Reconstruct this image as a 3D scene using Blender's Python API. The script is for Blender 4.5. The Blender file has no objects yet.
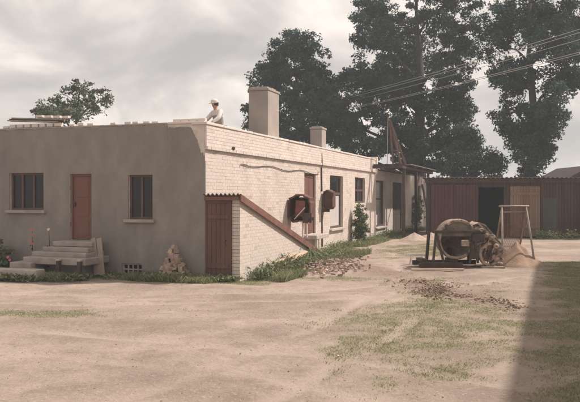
import bpy, math, random
import numpy as np
from mathutils import Vector, Matrix, noise as mnoise

random.seed(7); rng = np.random.default_rng(7)
scene = bpy.context.scene
col = scene.collection
R = math.radians

# ------------------------------------------------------------------ camera
cam_d = bpy.data.cameras.new('camera'); cam = bpy.data.objects.new('camera', cam_d); col.objects.link(cam)
cam_d.sensor_width = 36; cam_d.lens = 45.93; cam_d.clip_end = 3000
cam.location = (0, 0, 2.4); cam.rotation_euler = (R(90 - 0.39), 0, 0)
scene.camera = cam
scene.view_settings.view_transform = 'Standard'; scene.view_settings.look = 'None'
scene.view_settings.exposure = 0.43; scene.view_settings.gamma = 1.0

# ------------------------------------------------------------------ sky and sun
SUN_EL = R(47); SUN_AZ = math.atan2(0.955, 0.297)          # from +Y towards +X
S = Vector((math.sin(SUN_AZ) * math.cos(SUN_EL), math.cos(SUN_AZ) * math.cos(SUN_EL), math.sin(SUN_EL)))
w = bpy.data.worlds.new('World'); scene.world = w; w.use_nodes = True
nt = w.node_tree; N = nt.nodes; L = nt.links; N.clear()
out = N.new('ShaderNodeOutputWorld'); bg = N.new('ShaderNodeBackground'); bg.inputs[1].default_value = 0.1
sky = N.new('ShaderNodeTexSky'); sky.sky_type = 'NISHITA'; sky.sun_disc = False
sky.sun_elevation = SUN_EL; sky.sun_rotation = SUN_AZ; sky.dust_density = 3.0
tc = N.new('ShaderNodeTexCoord'); sep = N.new('ShaderNodeSeparateXYZ'); L.new(tc.outputs['Generated'], sep.inputs[0])
def wmath(op, a, b):
    m = N.new('ShaderNodeMath'); m.operation = op
    for i, v in enumerate((a, b)):
        if hasattr(v, 'is_linked'): L.new(v, m.inputs[i])
        else: m.inputs[i].default_value = v
    return m.outputs[0]
zz = wmath('ADD', wmath('MAXIMUM', sep.outputs[2], 0.0), 0.42)
cmb = N.new('ShaderNodeCombineXYZ')
L.new(wmath('DIVIDE', sep.outputs[0], zz), cmb.inputs[0]); L.new(wmath('DIVIDE', sep.outputs[1], zz), cmb.inputs[1])
n1 = N.new('ShaderNodeTexNoise'); n1.inputs['Scale'].default_value = 2.6; n1.inputs['Detail'].default_value = 8; n1.inputs['Roughness'].default_value = 0.52; n1.inputs['Distortion'].default_value = 0.5
mp = N.new('ShaderNodeMapping'); mp.inputs['Location'].default_value = (3.1, 1.7, 0); L.new(cmb.outputs[0], mp.inputs[0]); L.new(mp.outputs[0], n1.inputs['Vector'])
rp = N.new('ShaderNodeValToRGB'); L.new(n1.outputs[0], rp.inputs[0])
rp.color_ramp.elements[0].position = 0.37; rp.color_ramp.elements[0].color = (4.1, 3.85, 3.7, 1)
rp.color_ramp.elements[1].position = 0.63; rp.color_ramp.elements[1].color = (9.2, 8.15, 7.35, 1)
e = rp.color_ramp.elements.new(0.49); e.color = (5.8, 5.2, 4.75, 1)
mx = N.new('ShaderNodeMixRGB'); mx.inputs[0].default_value = 0.9
L.new(sky.outputs[0], mx.inputs[1]); L.new(rp.outputs[0], mx.inputs[2])
L.new(mx.outputs[0], bg.inputs[0]); L.new(bg.outputs[0], out.inputs[0])

sd = bpy.data.lights.new('sun', 'SUN'); sd.energy = 4.0; sd.angle = R(1.4); sd.color = (1.0, 0.905, 0.83)
so = bpy.data.objects.new('sun', sd); col.objects.link(so); so.location = (30, 10, 40)
so.rotation_euler = S.to_track_quat('Z', 'Y').to_euler()

# ------------------------------------------------------------------ materials
def mat(name, base, rough=0.85, var=0.18, scale=3.0, bump=0.25, bscale=25.0, attr=False, metal=0.0, second=None, sec_scale=1.2, sec_lo=0.5, sec_hi=0.62, stretch=(1, 1, 1), trans=0.0):
    m = bpy.data.materials.new(name); m.use_nodes = True
    nt = m.node_tree; N = nt.nodes; L = nt.links
    b = N['Principled BSDF']; b.inputs['Roughness'].default_value = rough; b.inputs['Metallic'].default_value = metal
    b.inputs['Specular IOR Level'].default_value = 0.3
    t = N.new('ShaderNodeTexCoord'); mp = N.new('ShaderNodeMapping'); mp.inputs['Scale'].default_value = stretch
    L.new(t.outputs['Object'], mp.inputs[0])
    n1 = N.new('ShaderNodeTexNoise'); n1.inputs['Scale'].default_value = scale; n1.inputs['Detail'].default_value = 6; L.new(mp.outputs[0], n1.inputs['Vector'])
    mr = N.new('ShaderNodeMapRange'); mr.inputs[1].default_value = 0.3; mr.inputs[2].default_value = 0.7
    mr.inputs[3].default_value = 1 - var; mr.inputs[4].default_value = 1 + var; L.new(n1.outputs[0], mr.inputs[0])
    vm = N.new('ShaderNodeVectorMath'); vm.operation = 'SCALE'; vm.inputs[0].default_value = base; L.new(mr.outputs[0], vm.inputs[3])
    c = vm.outputs[0]
    if second:
        n2 = N.new('ShaderNodeTexNoise'); n2.inputs['Scale'].default_value = sec_scale; n2.inputs['Detail'].default_value = 8; n2.inputs['Roughness'].default_value = 0.65
        L.new(mp.outputs[0], n2.inputs['Vector'])
        r2 = N.new('ShaderNodeMapRange'); r2.inputs[1].default_value = sec_lo; r2.inputs[2].default_value = sec_hi; L.new(n2.outputs[0], r2.inputs[0])
        mx = N.new('ShaderNodeMixRGB'); L.new(r2.outputs[0], mx.inputs[0]); L.new(c, mx.inputs[1]); mx.inputs[2].default_value = (*second, 1); c = mx.outputs[0]
    if attr:
        a = N.new('ShaderNodeAttribute'); a.attribute_name = 'col'
        mu = N.new('ShaderNodeMixRGB'); mu.blend_type = 'MULTIPLY'; mu.inputs[0].default_value = 1; L.new(c, mu.inputs[1]); L.new(a.outputs['Color'], mu.inputs[2]); c = mu.outputs[0]
    L.new(c, b.inputs['Base Color'])
    if bump:
        nb = N.new('ShaderNodeTexNoise'); nb.inputs['Scale'].default_value = bscale; nb.inputs['Detail'].default_value = 5; L.new(mp.outputs[0], nb.inputs['Vector'])
        bp = N.new('ShaderNodeBump'); bp.inputs['Strength'].default_value = bump; bp.inputs['Distance'].default_value = 0.03; L.new(nb.outputs[0], bp.inputs['Height']); L.new(bp.outputs[0], b.inputs['Normal'])
    if trans:
        tb = N.new('ShaderNodeBsdfTranslucent'); L.new(c, tb.inputs[0]); ms = N.new('ShaderNodeMixShader'); ms.inputs[0].default_value = trans
        L.new(b.outputs[0], ms.inputs[1]); L.new(tb.outputs[0], ms.inputs[2]); L.new(ms.outputs[0], N['Material Output'].inputs[0])
    return m

M = {}
M['stucco'] = mat('grey_stucco', (.262, .235, .213), .95, .12, 2.6, .45, 30, second=(.195, .174, .158), sec_scale=.8, sec_lo=.40, sec_hi=.76, stretch=(1, 1, .6))
M['brick'] = mat('silicate_brick', (.63, .55, .495), .9, .06, 1.3, .2, 60, attr=True, second=(.50, .415, .365), sec_scale=.7, sec_lo=.5, sec_hi=.78)
M['mortar'] = mat('mortar', (.60, .53, .475), .95, .12, 6, .3, 60)
M['parapet'] = mat('lime_washed_brick', (.66, .585, .53), .9, .06, 1.0, .2, 60, attr=True)
M['concrete'] = mat('concrete', (.33, .29, .26), .92, .18, 3, .35, 30)
M['pale_concrete'] = mat('pale_concrete', (.46, .40, .35), .92, .15, 4, .3, 30)
M['chimney'] = mat('chimney_plaster', (.36, .31, .275), .95, .12, 1.6, .3, 35)
M['red_door'] = mat('red_brown_paint', (.175, .083, .064), .6, .15, 2.5, .12, 20, stretch=(1, 1, .25))
M['maroon'] = mat('maroon_paint', (.13, .07, .056), .7, .22, 3, .15, 30, stretch=(1, 1, .2))
M['frame'] = mat('window_frame_paint', (.12, .07, .06), .6, .2, 6, .1, 30)
M['fascia'] = mat('fascia_paint', (.18, .09, .068), .7, .2, 4, .15, 20)
M['asbestos'] = mat('corrugated_sheet', (.27, .20, .18), .9, .2, 3, .2, 30)
M['timber'] = mat('dark_timber', (.075, .05, .042), .85, .25, 3, .3, 20, stretch=(1, 1, .2))
M['hoist'] = mat('brown_timber', (.15, .095, .075), .85, .2, 3, .3, 20)
M['plank'] = mat('weathered_plank', (.30, .245, .205), .85, .2, 4, .3, 25)
M['new_plank'] = mat('fresh_plank', (.52, .40, .29), .8, .12, 4, .2, 25)
M['barn'] = mat('barn_board', (.066, .045, .04), .85, .2, 2.5, .3, 20, attr=True, stretch=(1, 1, .12))
M['orange_wood'] = mat('raw_wood_door', (.205, .135, .1), .85, .18, 2.5, .3, 20, attr=True, stretch=(1, 1, .12))
M['grey_wood'] = mat('grey_green_board', (.07, .068, .064), .85, .2, 2.5, .3, 20, stretch=(1, 1, .12))
M['rust'] = mat('rusty_metal', (.12, .065, .05), .8, .3, 5, .4, 30, second=(.19, .085, .06), sec_scale=3)
M['rust_red'] = mat('red_oxide_metal', (.20, .08, .062), .75, .25, 5, .3, 30)
M['drum'] = mat('dusty_drum', (.24, .19, .16), .9, .3, 4, .5, 25, second=(.35, .28, .235), sec_scale=3)
M['iron'] = mat('dark_iron', (.085, .068, .06), .7, .3, 6, .3, 30, metal=.2)
M['cement'] = mat('cement_caked_metal', (.42, .325, .27), .95, .3, 5, .6, 18, second=(.13, .085, .07), sec_scale=4, sec_lo=.52, sec_hi=.6)
M['pole'] = mat('bare_pole', (.36, .31, .27), .85, .2, 5, .2, 30)
M['white_paint'] = mat('white_paint', (.68, .64, .60), .7, .08, 5, .1, 30)
M['sand'] = mat('orange_sand', (.38, .262, .19), .95, .16, 5, .9, 30)
M['pale_sand'] = mat('pale_sand', (.44, .345, .285), .95, .14, 5, .9, 30)
M['rubble'] = mat('rubble', (.42, .34, .285), .95, .15, 5, .4, 40, attr=True)
M['soil'] = mat('dark_soil', (.25, .19, .15), .95, .25, 6, .5, 30, attr=True)
M['bark'] = mat('bark', (.062, .052, .046), .95, .3, 5, .6, 14, stretch=(1, 1, .3))
M['leaf'] = mat('leaf', (.043, .072, .062), .75, .15, .4, 0, attr=True, trans=.18)
M['leaf_light'] = mat('leaf_light', (.085, .105, .062), .65, .15, .4, 0, attr=True, trans=.25)
M['grass'] = mat('grass_blade', (.285, .305, .175), .75, .12, .6, 0, attr=True, trans=.4)
M['weed'] = mat('weed_leaf', (.17, .20, .105), .7, .15, .8, 0, attr=True, trans=.25)
M['wire'] = mat('aluminium_wire', (.45, .43, .41), .5, .05, 2, 0)
M['skin'] = mat('skin', (.46, .27, .20), .6, .06, 8, 0)
M['cap'] = mat('white_cloth', (.66, .60, .56), .9, .05, 8, 0)
M['vest'] = mat('grey_cloth', (.28, .25, .235), .9, .15, 8, .2, 30)
M['trousers'] = mat('dark_cloth', (.07, .065, .075), .9, .15, 8, .2, 30)
M['hair'] = mat('hair', (.05, .035, .03), .8, .2, 20, .2, 60)
M['petal_red'] = mat('red_petal', (.55, .17, .16), .6, .1, 8, 0)
M['petal_white'] = mat('pale_petal', (.72, .62, .48), .6, .1, 8, 0)
M['dark'] = mat('dark_interior', (.03, .028, .028), .9, .1, 2, 0)
M['curtain'] = mat('net_curtain', (.50, .46, .44), .9, .1, 9, .2, 20, stretch=(3, 3, .3))
M['fibre'] = mat('roof_felt', (.12, .10, .095), .9, .2, 3, .3, 20)
g = bpy.data.materials.new('window_glass'); g.use_nodes = True
b = g.node_tree.nodes['Principled BSDF']; b.inputs['Base Color'].default_value = (.018, .019, .021, 1); b.inputs['Roughness'].default_value = .16; b.inputs['Specular IOR Level'].default_value = .35
nn = g.node_tree.nodes.new('ShaderNodeTexNoise'); nn.inputs['Scale'].default_value = 1.6
bb = g.node_tree.nodes.new('ShaderNodeBump'); bb.inputs['Strength'].default_value = .12; g.node_tree.links.new(nn.outputs[0], bb.inputs['Height']); g.node_tree.links.new(bb.outputs[0], b.inputs['Normal'])
M['glass'] = g

# ------------------------------------------------------------------ mesh helpers
def tag(o, label=None, cat=None, group=None, kind=None):
    if label: o['label'] = label
    if cat: o['category'] = cat
    if group: o['group'] = group
    if kind: o['kind'] = kind
    return o

class MB:
    def __init__(s): s.v = []; s.f = []; s.c = []
    def add(s, vs, fs, c=(1, 1, 1), T=None):
        o = len(s.v)
        if T is not None: vs = [tuple(T @ Vector(p)) for p in vs]
        s.v += [tuple(p) for p in vs]; s.f += [tuple(i + o for i in f) for f in fs]; s.c += [c] * len(fs); return s
    def box(s, x0, x1, y0, y1, z0, z1, c=(1, 1, 1), T=None):
        x0, x1 = min(x0, x1), max(x0, x1); y0, y1 = min(y0, y1), max(y0, y1); z0, z1 = min(z0, z1), max(z0, z1)
        return s.add([(x0, y0, z0), (x1, y0, z0), (x1, y1, z0), (x0, y1, z0), (x0, y0, z1), (x1, y0, z1), (x1, y1, z1), (x0, y1, z1)],
                     [(3, 2, 1, 0), (4, 5, 6, 7), (0, 1, 5, 4), (1, 2, 6, 5), (2, 3, 7, 6), (3, 0, 4, 7)], c, T)
    def bar(s, p, q, wdt, hgt, c=(1, 1, 1)):
        p = Vector(p); q = Vector(q); d = q - p; ln = d.length
        T = Matrix.Translation(p) @ d.to_track_quat('Z', 'Y').to_matrix().to_4x4()
        return s.box(-wdt / 2, wdt / 2, -hgt / 2, hgt / 2, 0, ln, c, T)
    def prism(s, poly, lo, hi, ax=2, c=(1, 1, 1), T=None):
        n = len(poly)
        def P(a, b, h): return (a, b, h) if ax == 2 else ((h, a, b) if ax == 0 else (a, h, b))
        vs = [P(a, b, lo) for a, b in poly] + [P(a, b, hi) for a, b in poly]
        fs = [tuple(range(n))[::-1], tuple(range(n, 2 * n))] + [(i, (i + 1) % n, (i + 1) % n + n, i + n) for i in range(n)]
        return s.add(vs, fs, c, T)
    def tube(s, path, rad, n=8, c=(1, 1, 1), cap=True):
        path = [Vector(p) for p in path]; k = len(path)
        if not hasattr(rad, '__len__'): rad = [rad] * k
        vs = []
        for i, p in enumerate(path):
            d = (path[min(i + 1, k - 1)] - path[max(i - 1, 0)]).normalized()
            q = d.to_track_quat('Z', 'Y')
            for j in range(n):
                a = 2 * math.pi * j / n
                vs.append(p + q @ Vector((math.cos(a) * rad[i], math.sin(a) * rad[i], 0)))
        fs = [(i * n + j, i * n + (j + 1) % n, (i + 1) * n + (j + 1) % n, (i + 1) * n + j) for i in range(k - 1) for j in range(n)]
        if cap: fs += [tuple(range(n))[::-1], tuple(range((k - 1) * n, k * n))]
        return s.add(vs, fs, c)
    def lathe(s, prof, n=32, T=None, c=(1, 1, 1)):
        vs = [(r * math.cos(2 * math.pi * j / n), r * math.sin(2 * math.pi * j / n), z) for r, z in prof for j in range(n)]
        fs = [(i * n + j, i * n + (j + 1) % n, (i + 1) * n + (j + 1) % n, (i + 1) * n + j) for i in range(len(prof) - 1) for j in range(n)]
        return s.add(vs, fs, c, T)
    def stone(s, p, sz, c, seed):
        r = random.Random(seed)
        T = Matrix.Translation(p) @ Matrix.Rotation(r.uniform(0, 6.3), 4, 'Z') @ Matrix.Rotation(r.uniform(-.5, .5), 4, 'X') @ Matrix.Rotation(r.uniform(-.3, .3), 4, 'Y')
        a, b, d = sz
        vs = [(sx * a / 2 * r.uniform(.5, 1), sy * b / 2 * r.uniform(.65, 1), sz_ * d / 2 * r.uniform(.7, 1)) for sz_ in (-1, 1) for sx, sy in ((-1, -1), (1, -1), (1, 1), (-1, 1))]
        return s.add(vs, [(3, 2, 1, 0), (4, 5, 6, 7), (0, 1, 5, 4), (1, 2, 6, 5), (2, 3, 7, 6), (3, 0, 4, 7)], c, T)
    def build(s, name, m, parent=None, smooth=False, bevel=0, loc=None):
        me = bpy.data.meshes.new(name); me.from_pydata(s.v, [], s.f); me.update()
        if any(c != (1, 1, 1) for c in s.c) or m.name in ('silicate_brick', 'lime_washed_brick', 'barn_board', 'raw_wood_door', 'rubble', 'dark_soil'):
            a = me.attributes.new('col', 'FLOAT_COLOR', 'FACE'); a.data.foreach_set('color', [x for c in s.c for x in (*c, 1)])
        me.materials.append(m)
        if smooth: me.polygons.foreach_set('use_smooth', [True] * len(me.polygons))
        o = bpy.data.objects.new(name, me); col.objects.link(o)
        if parent: o.parent = parent
        if loc: o.location = loc
        if bevel:
            md = o.modifiers.new('bevel', 'BEVEL'); md.width = bevel; md.segments = 2; md.limit_method = 'ANGLE'
        return o

def empty(name, loc=(0, 0, 0), rz=0, parent=None):
    o = bpy.data.objects.new(name, None); col.objects.link(o); o.location = loc; o.rotation_euler = (0, 0, rz)
    o.empty_display_size = .1
    if parent: o.parent = parent
    return o

def quads(name, V, cols, m, parent=None, kind=None):
    n = len(V); me = bpy.data.meshes.new(name); k = V.shape[1]
    me.vertices.add(n * k); me.vertices.foreach_set('co', V.reshape(-1).astype(np.float32))
    me.loops.add(n * k); me.loops.foreach_set('vertex_index', np.arange(n * k, dtype=np.int32))
    me.polygons.add(n); me.polygons.foreach_set('loop_start', np.arange(0, n * k, k, dtype=np.int32))
    me.update(calc_edges=True); me.validate()
    a = me.attributes.new('col', 'FLOAT_COLOR', 'FACE'); a.data.foreach_set('color', np.concatenate([cols, np.ones((n, 1))], 1).reshape(-1).astype(np.float32))
    me.materials.append(m); o = bpy.data.objects.new(name, me); col.objects.link(o)
    if parent: o.parent = parent
    if kind: o['kind'] = kind
    return o

def vnoise(x, y, seed=0):
    x = np.asarray(x, float); y = np.asarray(y, float)
    xi = np.floor(x); yi = np.floor(y); fx = x - xi; fy = y - yi
    fx = fx * fx * (3 - 2 * fx); fy = fy * fy * (3 - 2 * fy)
    def h(a, b):
        t = np.sin(a * 127.1 + b * 311.7 + seed * 74.7) * 43758.5453
        return t - np.floor(t)
    return (h(xi, yi) * (1 - fx) + h(xi + 1, yi) * fx) * (1 - fy) + (h(xi, yi + 1) * (1 - fx) + h(xi + 1, yi + 1) * fx) * fy
def fbm(x, y, seed=0, o=4):
    t = 0; a = .5
    for i in range(o): t = t + a * vnoise(x * 2 ** i, y * 2 ** i, seed + i); a /= 2
    return t / (1 - .5 ** o)
def sstep(a, b, x):
    t = np.clip((x - a) / (b - a), 0, 1); return t * t * (3 - 2 * t)

# house frame: local x = outwards from the long brick wall, local y = along it, away from the camera
CX, CY = -2.42, 21.1
HA = math.atan2(-.3258, .9455)
E1 = np.array([.3258, .9455]); NV = np.array([.9455, -.3258])
def hw(x, y, z=0.): return (CX + x * NV[0] + y * E1[0], CY + x * NV[1] + y * E1[1], z)
def to_local(X, Y):
    dx = np.asarray(X) - CX; dy = np.asarray(Y) - CY
    return dx * NV[0] + dy * NV[1], dx * E1[0] + dy * E1[1]

# ------------------------------------------------------------------ ground
def gz(X, Y):
    return .05 * (fbm(np.asarray(X) * .35, np.asarray(Y) * .35, 3) - .5) + .035 * (fbm(np.asarray(X) * 1.7, np.asarray(Y) * 1.7, 9, 3) - .5)
TRK = [[(-9, 17.6), (-4, 17.2), (1, 18.0), (4.5, 20.6), (6.5, 22.8), (9.5, 24.0), (14, 24.6)], [(-3.0, 6), (-.6, 9.5), (1.3, 13.5), (2.8, 18), (4.2, 22.3), (4.6, 27), (5.4, 33)], [(-10, 13.2), (-5, 12.6), (0, 10.5), (4, 7.5)]]
def track(X, Y):
    best = np.full(np.shape(X), 9.0)
    for path in TRK:
        for (ax_, ay_), (bx_, by_) in zip(path[:-1], path[1:]):
            dx, dy = bx_ - ax_, by_ - ay_; ll = math.hypot(dx, dy)
            t = ((X - ax_) * dx + (Y - ay_) * dy) / ll ** 2; d = ((X - ax_) * dy - (Y - ay_) * dx) / ll + .12 * (vnoise(X * .8, Y * .8, 40) - .5)
            dd = np.abs(np.abs(d) - .75); best = np.where((t > -.02) & (t < 1.02), np.minimum(best, dd), best)
    return sstep(.24, .06, best) * (.35 + .65 * sstep(.35, .6, fbm(X * .6, Y * .6, 51)))
def dug(X, Y):
    a = blob(X, Y, 4.0, 18.3, .75, 3.4, .27); b2 = .8 * blob(X, Y, 2.8, 24.0, 1.0, 4.0, .25); c2 = .6 * blob(X, Y, 6.3, 25.2, 2.4, 1.3)
    return sstep(.2, .75, np.maximum(np.maximum(a, b2), c2) * (.45 + 1.1 * fbm(X * 1.6, Y * 1.6, 61)))
def blob(X, Y, cx, cy, rx, ry, ang=0.):
    dx = X - cx; dy = Y - cy; c, s = math.cos(ang), math.sin(ang)
    u = (dx * c + dy * s) / rx; v = (-dx * s + dy * c) / ry
    return np.clip(1.25 - np.sqrt(u * u + v * v), 0, 1)
def cover(X, Y):
    lx, ly = to_local(X, Y)
    m = np.zeros_like(X, float)
    m = np.maximum(m, .72 * blob(X, Y, 2.7, 14.2, 2.6, 6.0, -.25))
    m = np.maximum(m, .5 * blob(X, Y, 4.2, 19.5, 2.0, 3.5, .2))
    m = np.maximum(m, .75 * blob(X, Y, -5.3, 15.1, 2.6, .55, .06))
    m = np.maximum(m, .45 * blob(X, Y, -1.6, 15.4, 2.4, .5, -.15))
    m = np.maximum(m, .72 * blob(X, Y, 6.0, 33.0, 2.6, 6.5, -.3))
    m = np.maximum(m, .5 * blob(X, Y, 1.2, 21.6, 3.0, 1.1, .1))
    m = np.maximum(m, .9 * sstep(1.1, .2, -ly) * (lx < .2) * (ly < .3))                # foot of the grey wall
    m = np.maximum(m, .9 * sstep(1.6, .5, lx) * (ly > 8) + .9 * sstep(2.4, 1.5, lx) * (ly > -.8) * (ly < 9) * (lx > .8))
    m = np.maximum(m, .84 * sstep(-.5, .9, X - (2.5 + (Y - 8.6) * .366)) * (Y < 27))     # right side of the yard
    m = np.maximum(m, .8 * blob(X, Y, 16, 41.0, 7.0, 1.3))
    n = fbm(X * .9, Y * .9, 21, 4); n2 = fbm(X * 3.2, Y * 3.2, 5, 3)
    return sstep(.26, .92, m * .92 + (n - .5) * .85 + (n2 - .5) * .8) * (m > .02)

def axis(lo, hi, a, b, st):
    c = list(np.arange(a, b + 1e-6, st)); d = st
    x = a
    left = []
    while x > lo: d *= 1.35; x -= d; left.append(x)
    d = st; x = c[-1]; right = []
    while x < hi: d *= 1.35; x += d; right.append(x)
    return np.array(left[::-1] + c + right)
gx = axis(-300, 300, -11, 17, .14); gy = axis(-220, 450, 6.5, 43, .14)
GX, GY = np.meshgrid(gx, gy); nx, ny = len(gx), len(gy)
fade = sstep(0, 3, np.minimum(np.minimum(GX + 14, 20 - GX), np.minimum(GY - 3, 48 - GY)))
TK = track(GX, GY); DG = dug(GX, GY)
GZ = gz(GX, GY) * fade - .045 * TK + .05 * DG * (fbm(GX * 4, GY * 4, 71, 3) - .35)
GC = cover(GX, GY) * (1 - .6 * TK) * (1 - .8 * DG)
me = bpy.data.meshes.new('ground'); idx = np.arange(nx * ny).reshape(ny, nx)
F = np.stack([idx[:-1, :-1], idx[:-1, 1:], idx[1:, 1:], idx[1:, :-1]], -1).reshape(-1, 4)
me.vertices.add(nx * ny); me.vertices.foreach_set('co', np.stack([GX, GY, GZ], -1).reshape(-1).astype(np.float32))
me.loops.add(len(F) * 4); me.loops.foreach_set('vertex_index', F.reshape(-1).astype(np.int32))
me.polygons.add(len(F)); me.polygons.foreach_set('loop_start', np.arange(0, len(F) * 4, 4, dtype=np.int32)); me.update(calc_edges=True)
me.polygons.foreach_set('use_smooth', [True] * len(F))
a = me.attributes.new('cover', 'FLOAT', 'POINT'); a.data.foreach_set('value', GC.reshape(-1).astype(np.float32))
for an_, av_ in (('track', TK), ('dug', DG)):
    a = me.attributes.new(an_, 'FLOAT', 'POINT'); a.data.foreach_set('value', av_.reshape(-1).astype(np.float32))
gm = bpy.data.materials.new('yard_dirt'); gm.use_nodes = True; nt = gm.node_tree; N = nt.nodes; L = nt.links; b = N['Principled BSDF']
b.inputs['Roughness'].default_value = .97; b.inputs['Specular IOR Level'].default_value = .15
t = N.new('ShaderNodeTexCoord')
def gn(scale, detail=6, rough=.6):
    n = N.new('ShaderNodeTexNoise'); n.inputs['Scale'].default_value = scale; n.inputs['Detail'].default_value = detail; n.inputs['Roughness'].default_value = rough; L.new(t.outputs['Object'], n.inputs['Vector']); return n.outputs[0]
def gramp(src, a, b):
    r = N.new('ShaderNodeMapRange'); r.inputs[1].default_value = a; r.inputs[2].default_value = b; L.new(src, r.inputs[0]); return r.outputs[0]
def gmix(f, a, b):
    m = N.new('ShaderNodeMixRGB'); L.new(f, m.inputs[0])
    for i, v in ((1, a), (2, b)):
        if isinstance(v, tuple): m.inputs[i].default_value = (*v, 1)
        else: L.new(v, m.inputs[i])
    return m.outputs[0]
c = gmix(gramp(gn(.33, 6, .65), .38, .62), (.275, .213, .174), (.445, .358, .30))
c = gmix(gramp(gn(1.7, 9, .75), .48, .70), c, (.255, .20, .158))
c = gmix(gramp(gn(14, 4, .7), .55, .72), c, (.47, .385, .328))
c = gmix(gramp(gn(45, 4, .8), .56, .74), c, (.215, .165, .132))
def gattr(nm, k):
    a_ = N.new('ShaderNodeAttribute'); a_.attribute_name = nm; m_ = N.new('ShaderNodeMath'); m_.operation = 'MULTIPLY'; L.new(a_.outputs['Fac'], m_.inputs[0]); m_.inputs[1].default_value = k; return m_.outputs[0]
c = gmix(gattr('track', .75), c, (.44, .355, .30))
c = gmix(gattr('dug', .9), c, gmix(gramp(gn(7, 6, .7), .4, .62), (.19, .135, .108), (.34, .25, .20)))
at = N.new('ShaderNodeAttribute'); at.attribute_name = 'cover'
gc = gmix(gramp(gn(6, 5, .7), .4, .62), (.235, .215, .13), (.33, .275, .195))
mm = N.new('ShaderNodeMath'); mm.operation = 'MULTIPLY'; L.new(at.outputs['Fac'], mm.inputs[0]); mm.inputs[1].default_value = .95
c = gmix(mm.outputs[0], c, gc); L.new(c, b.inputs['Base Color'])
bp = N.new('ShaderNodeBump'); bp.inputs['Strength'].default_value = .9; bp.inputs['Distance'].default_value = .05
L.new(gn(9, 8, .7), bp.inputs['Height']); L.new(bp.outputs[0], b.inputs['Normal'])
me.materials.append(gm); go = bpy.data.objects.new('ground', me); col.objects.link(go); go['kind'] = 'structure'

# ------------------------------------------------------------------ house
house = empty('brick_house', hw(0, 0), HA)
tag(house, 'long low white brick house with grey rendered end wall and parapet', 'house')
HT = 4.51; LEDGE = 3.77; HL = 22.2; EL = 41.0; EHT = 3.86; EX = .06
OPEN_R = [(9.2, 10.75, .83, 3.33, 'door'), (12.96, 15.2, .9, 3.34, 'w1'), (17.6, 19.8, 2.03, 3.36, 'w2')]
OPEN_E = [(22.3, 24.9, .6, 3.3, 'w3'), (27.2, 30.4, .08, 3.28, 'd2'), (36.0, 38.6, .8, 3.2, 'w4')]
OPEN_L = [(5.49, 6.77, 1.96, 3.12), (1.68, 2.50, 1.71, 3.02), (3.76, 4.52, 1.07, 3.07), (2.04, 2.72, .07, .40)]

def cells(a0, a1, z0, z1, ops):
    xs = sorted({a0, a1, *[v for o in ops for v in o[:2] if a0 < v < a1]})
    res = []
    for p, q in zip(xs[:-1], xs[1:]):
        m = (p + q) / 2; z = z0
        for o in sorted([o for o in ops if o[0] < m < o[1]], key=lambda o: o[2]):
            if o[2] > z: res.append((p, q, z, min(o[2], z1)))
            z = max(z, o[3])
        if z < z1: res.append((p, q, z, z1))
    return res
wl = MB()
for p, q, z0, z1 in cells(0, HL, -.3, HT - .02, OPEN_R): wl.box(-.36, -.003, p, q, z0, z1)
for p, q, z0, z1 in cells(HL, EL, -.3, EHT, OPEN_E): wl.box(-.36, EX - .003, p, q, z0, z1)
wl.build('side_wall', M['mortar'], house)
wl = MB()
for p, q, z0, z1 in cells(.36, 9.5, -.3, HT - .02, OPEN_L): wl.box(-q, -p, 0.0, .36, z0, z1)
wl.box(-.36, -.012, .004, .0041, -.3, HT - .02)
wl.build('end_wall', M['mortar'], house)
wl = MB(); wl.box(-9.5, -9.2, .36, HL, -.3, HT - .02); wl.box(-9.2, -.36, HL - .35, HL, -.3, HT - .02); wl.box(-5.5, -5.2, HL, EL, -.3, EHT); wl.box(-5.2, -.36, EL - .3, EL, -.3, EHT)
wl.build('rear_wall', M['mortar'], house)
wl = MB(); wl.box(-9.2, -.36, .36, HL - .35, 4.08, 4.2); wl.build('flat_roof', M['fibre'], house)
wl = MB(); wl.box(-5.6, .0, HL + .01, EL + .2, EHT + .005, EHT + .1); wl.build('annex_roof', M['fibre'], house)
wl = MB(); wl.box(-9.1, -.4, .4, HL - .4, .7, .75); wl.build('inner_floor', M['dark'], house)

BRK = {}
def brick_piece(parent, m, loc, dims, c):
    vi = (m.name, tuple(round(d, 3) for d in dims), round(c[0] * 12))
    if vi not in BRK:
        mb = MB(); mb.box(0, dims[0], 0, dims[1], 0, dims[2], c); o = mb.build('brick', m, parent); BRK[vi] = o.data
    else:
        o = bpy.data.objects.new('brick', BRK[vi]); col.objects.link(o); o.parent = parent
    o.location = loc
def courses(mb, a0, a1, z0, z1, ops, put, seed, amin=None, lim=None, dark=.0):
    r = random.Random(seed); z = z0; row = 0
    while z < z1 - .02:
        h = .09; zt = min(z + h, z1)
        ints = [(a0, a1 if lim is None else min(a1, lim(z, zt)))]
        for o in ops:
            if o[2] < zt - .01 and o[3] > z + .01:
                ni = []
                for p, q in ints:
                    if o[1] <= p or o[0] >= q: ni.append((p, q)); continue
                    if o[0] > p: ni.append((p, o[0]))
                    if o[1] < q: ni.append((o[1], q))
                ints = ni
        for p, q in ints:
            a = p - (.131 if row % 2 else 0)
            while a < q - .02:
                s = max(a, p); t = min(a + .253, q)
                if t - s > .03:
                    v = r.choice((1, 1, 1.02, .98, .96, 1.03, .93)) * r.uniform(.97, 1.03)
                    if r.random() < .025: v *= .8
                    put(mb, s, t, z, zt, r.uniform(0, .004), (v, v * r.uniform(.97, 1.01), v * r.uniform(.95, 1.0)))
                a += .262
        z += .1; row += 1
bw = MB()
def putR(mb, s, t, z, zt, j, c):
    if s < 1.5 and (z > 2.3 or s > 1.2): brick_piece(house, M['brick'], (-.02 + j, s, z), (.02, t - s, zt - z), c)
    else: mb.box(-.02, j, s, t, z, zt, c)
courses(bw, 0, HL, 0, LEDGE - .04, OPEN_R, putR, 1)
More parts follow.
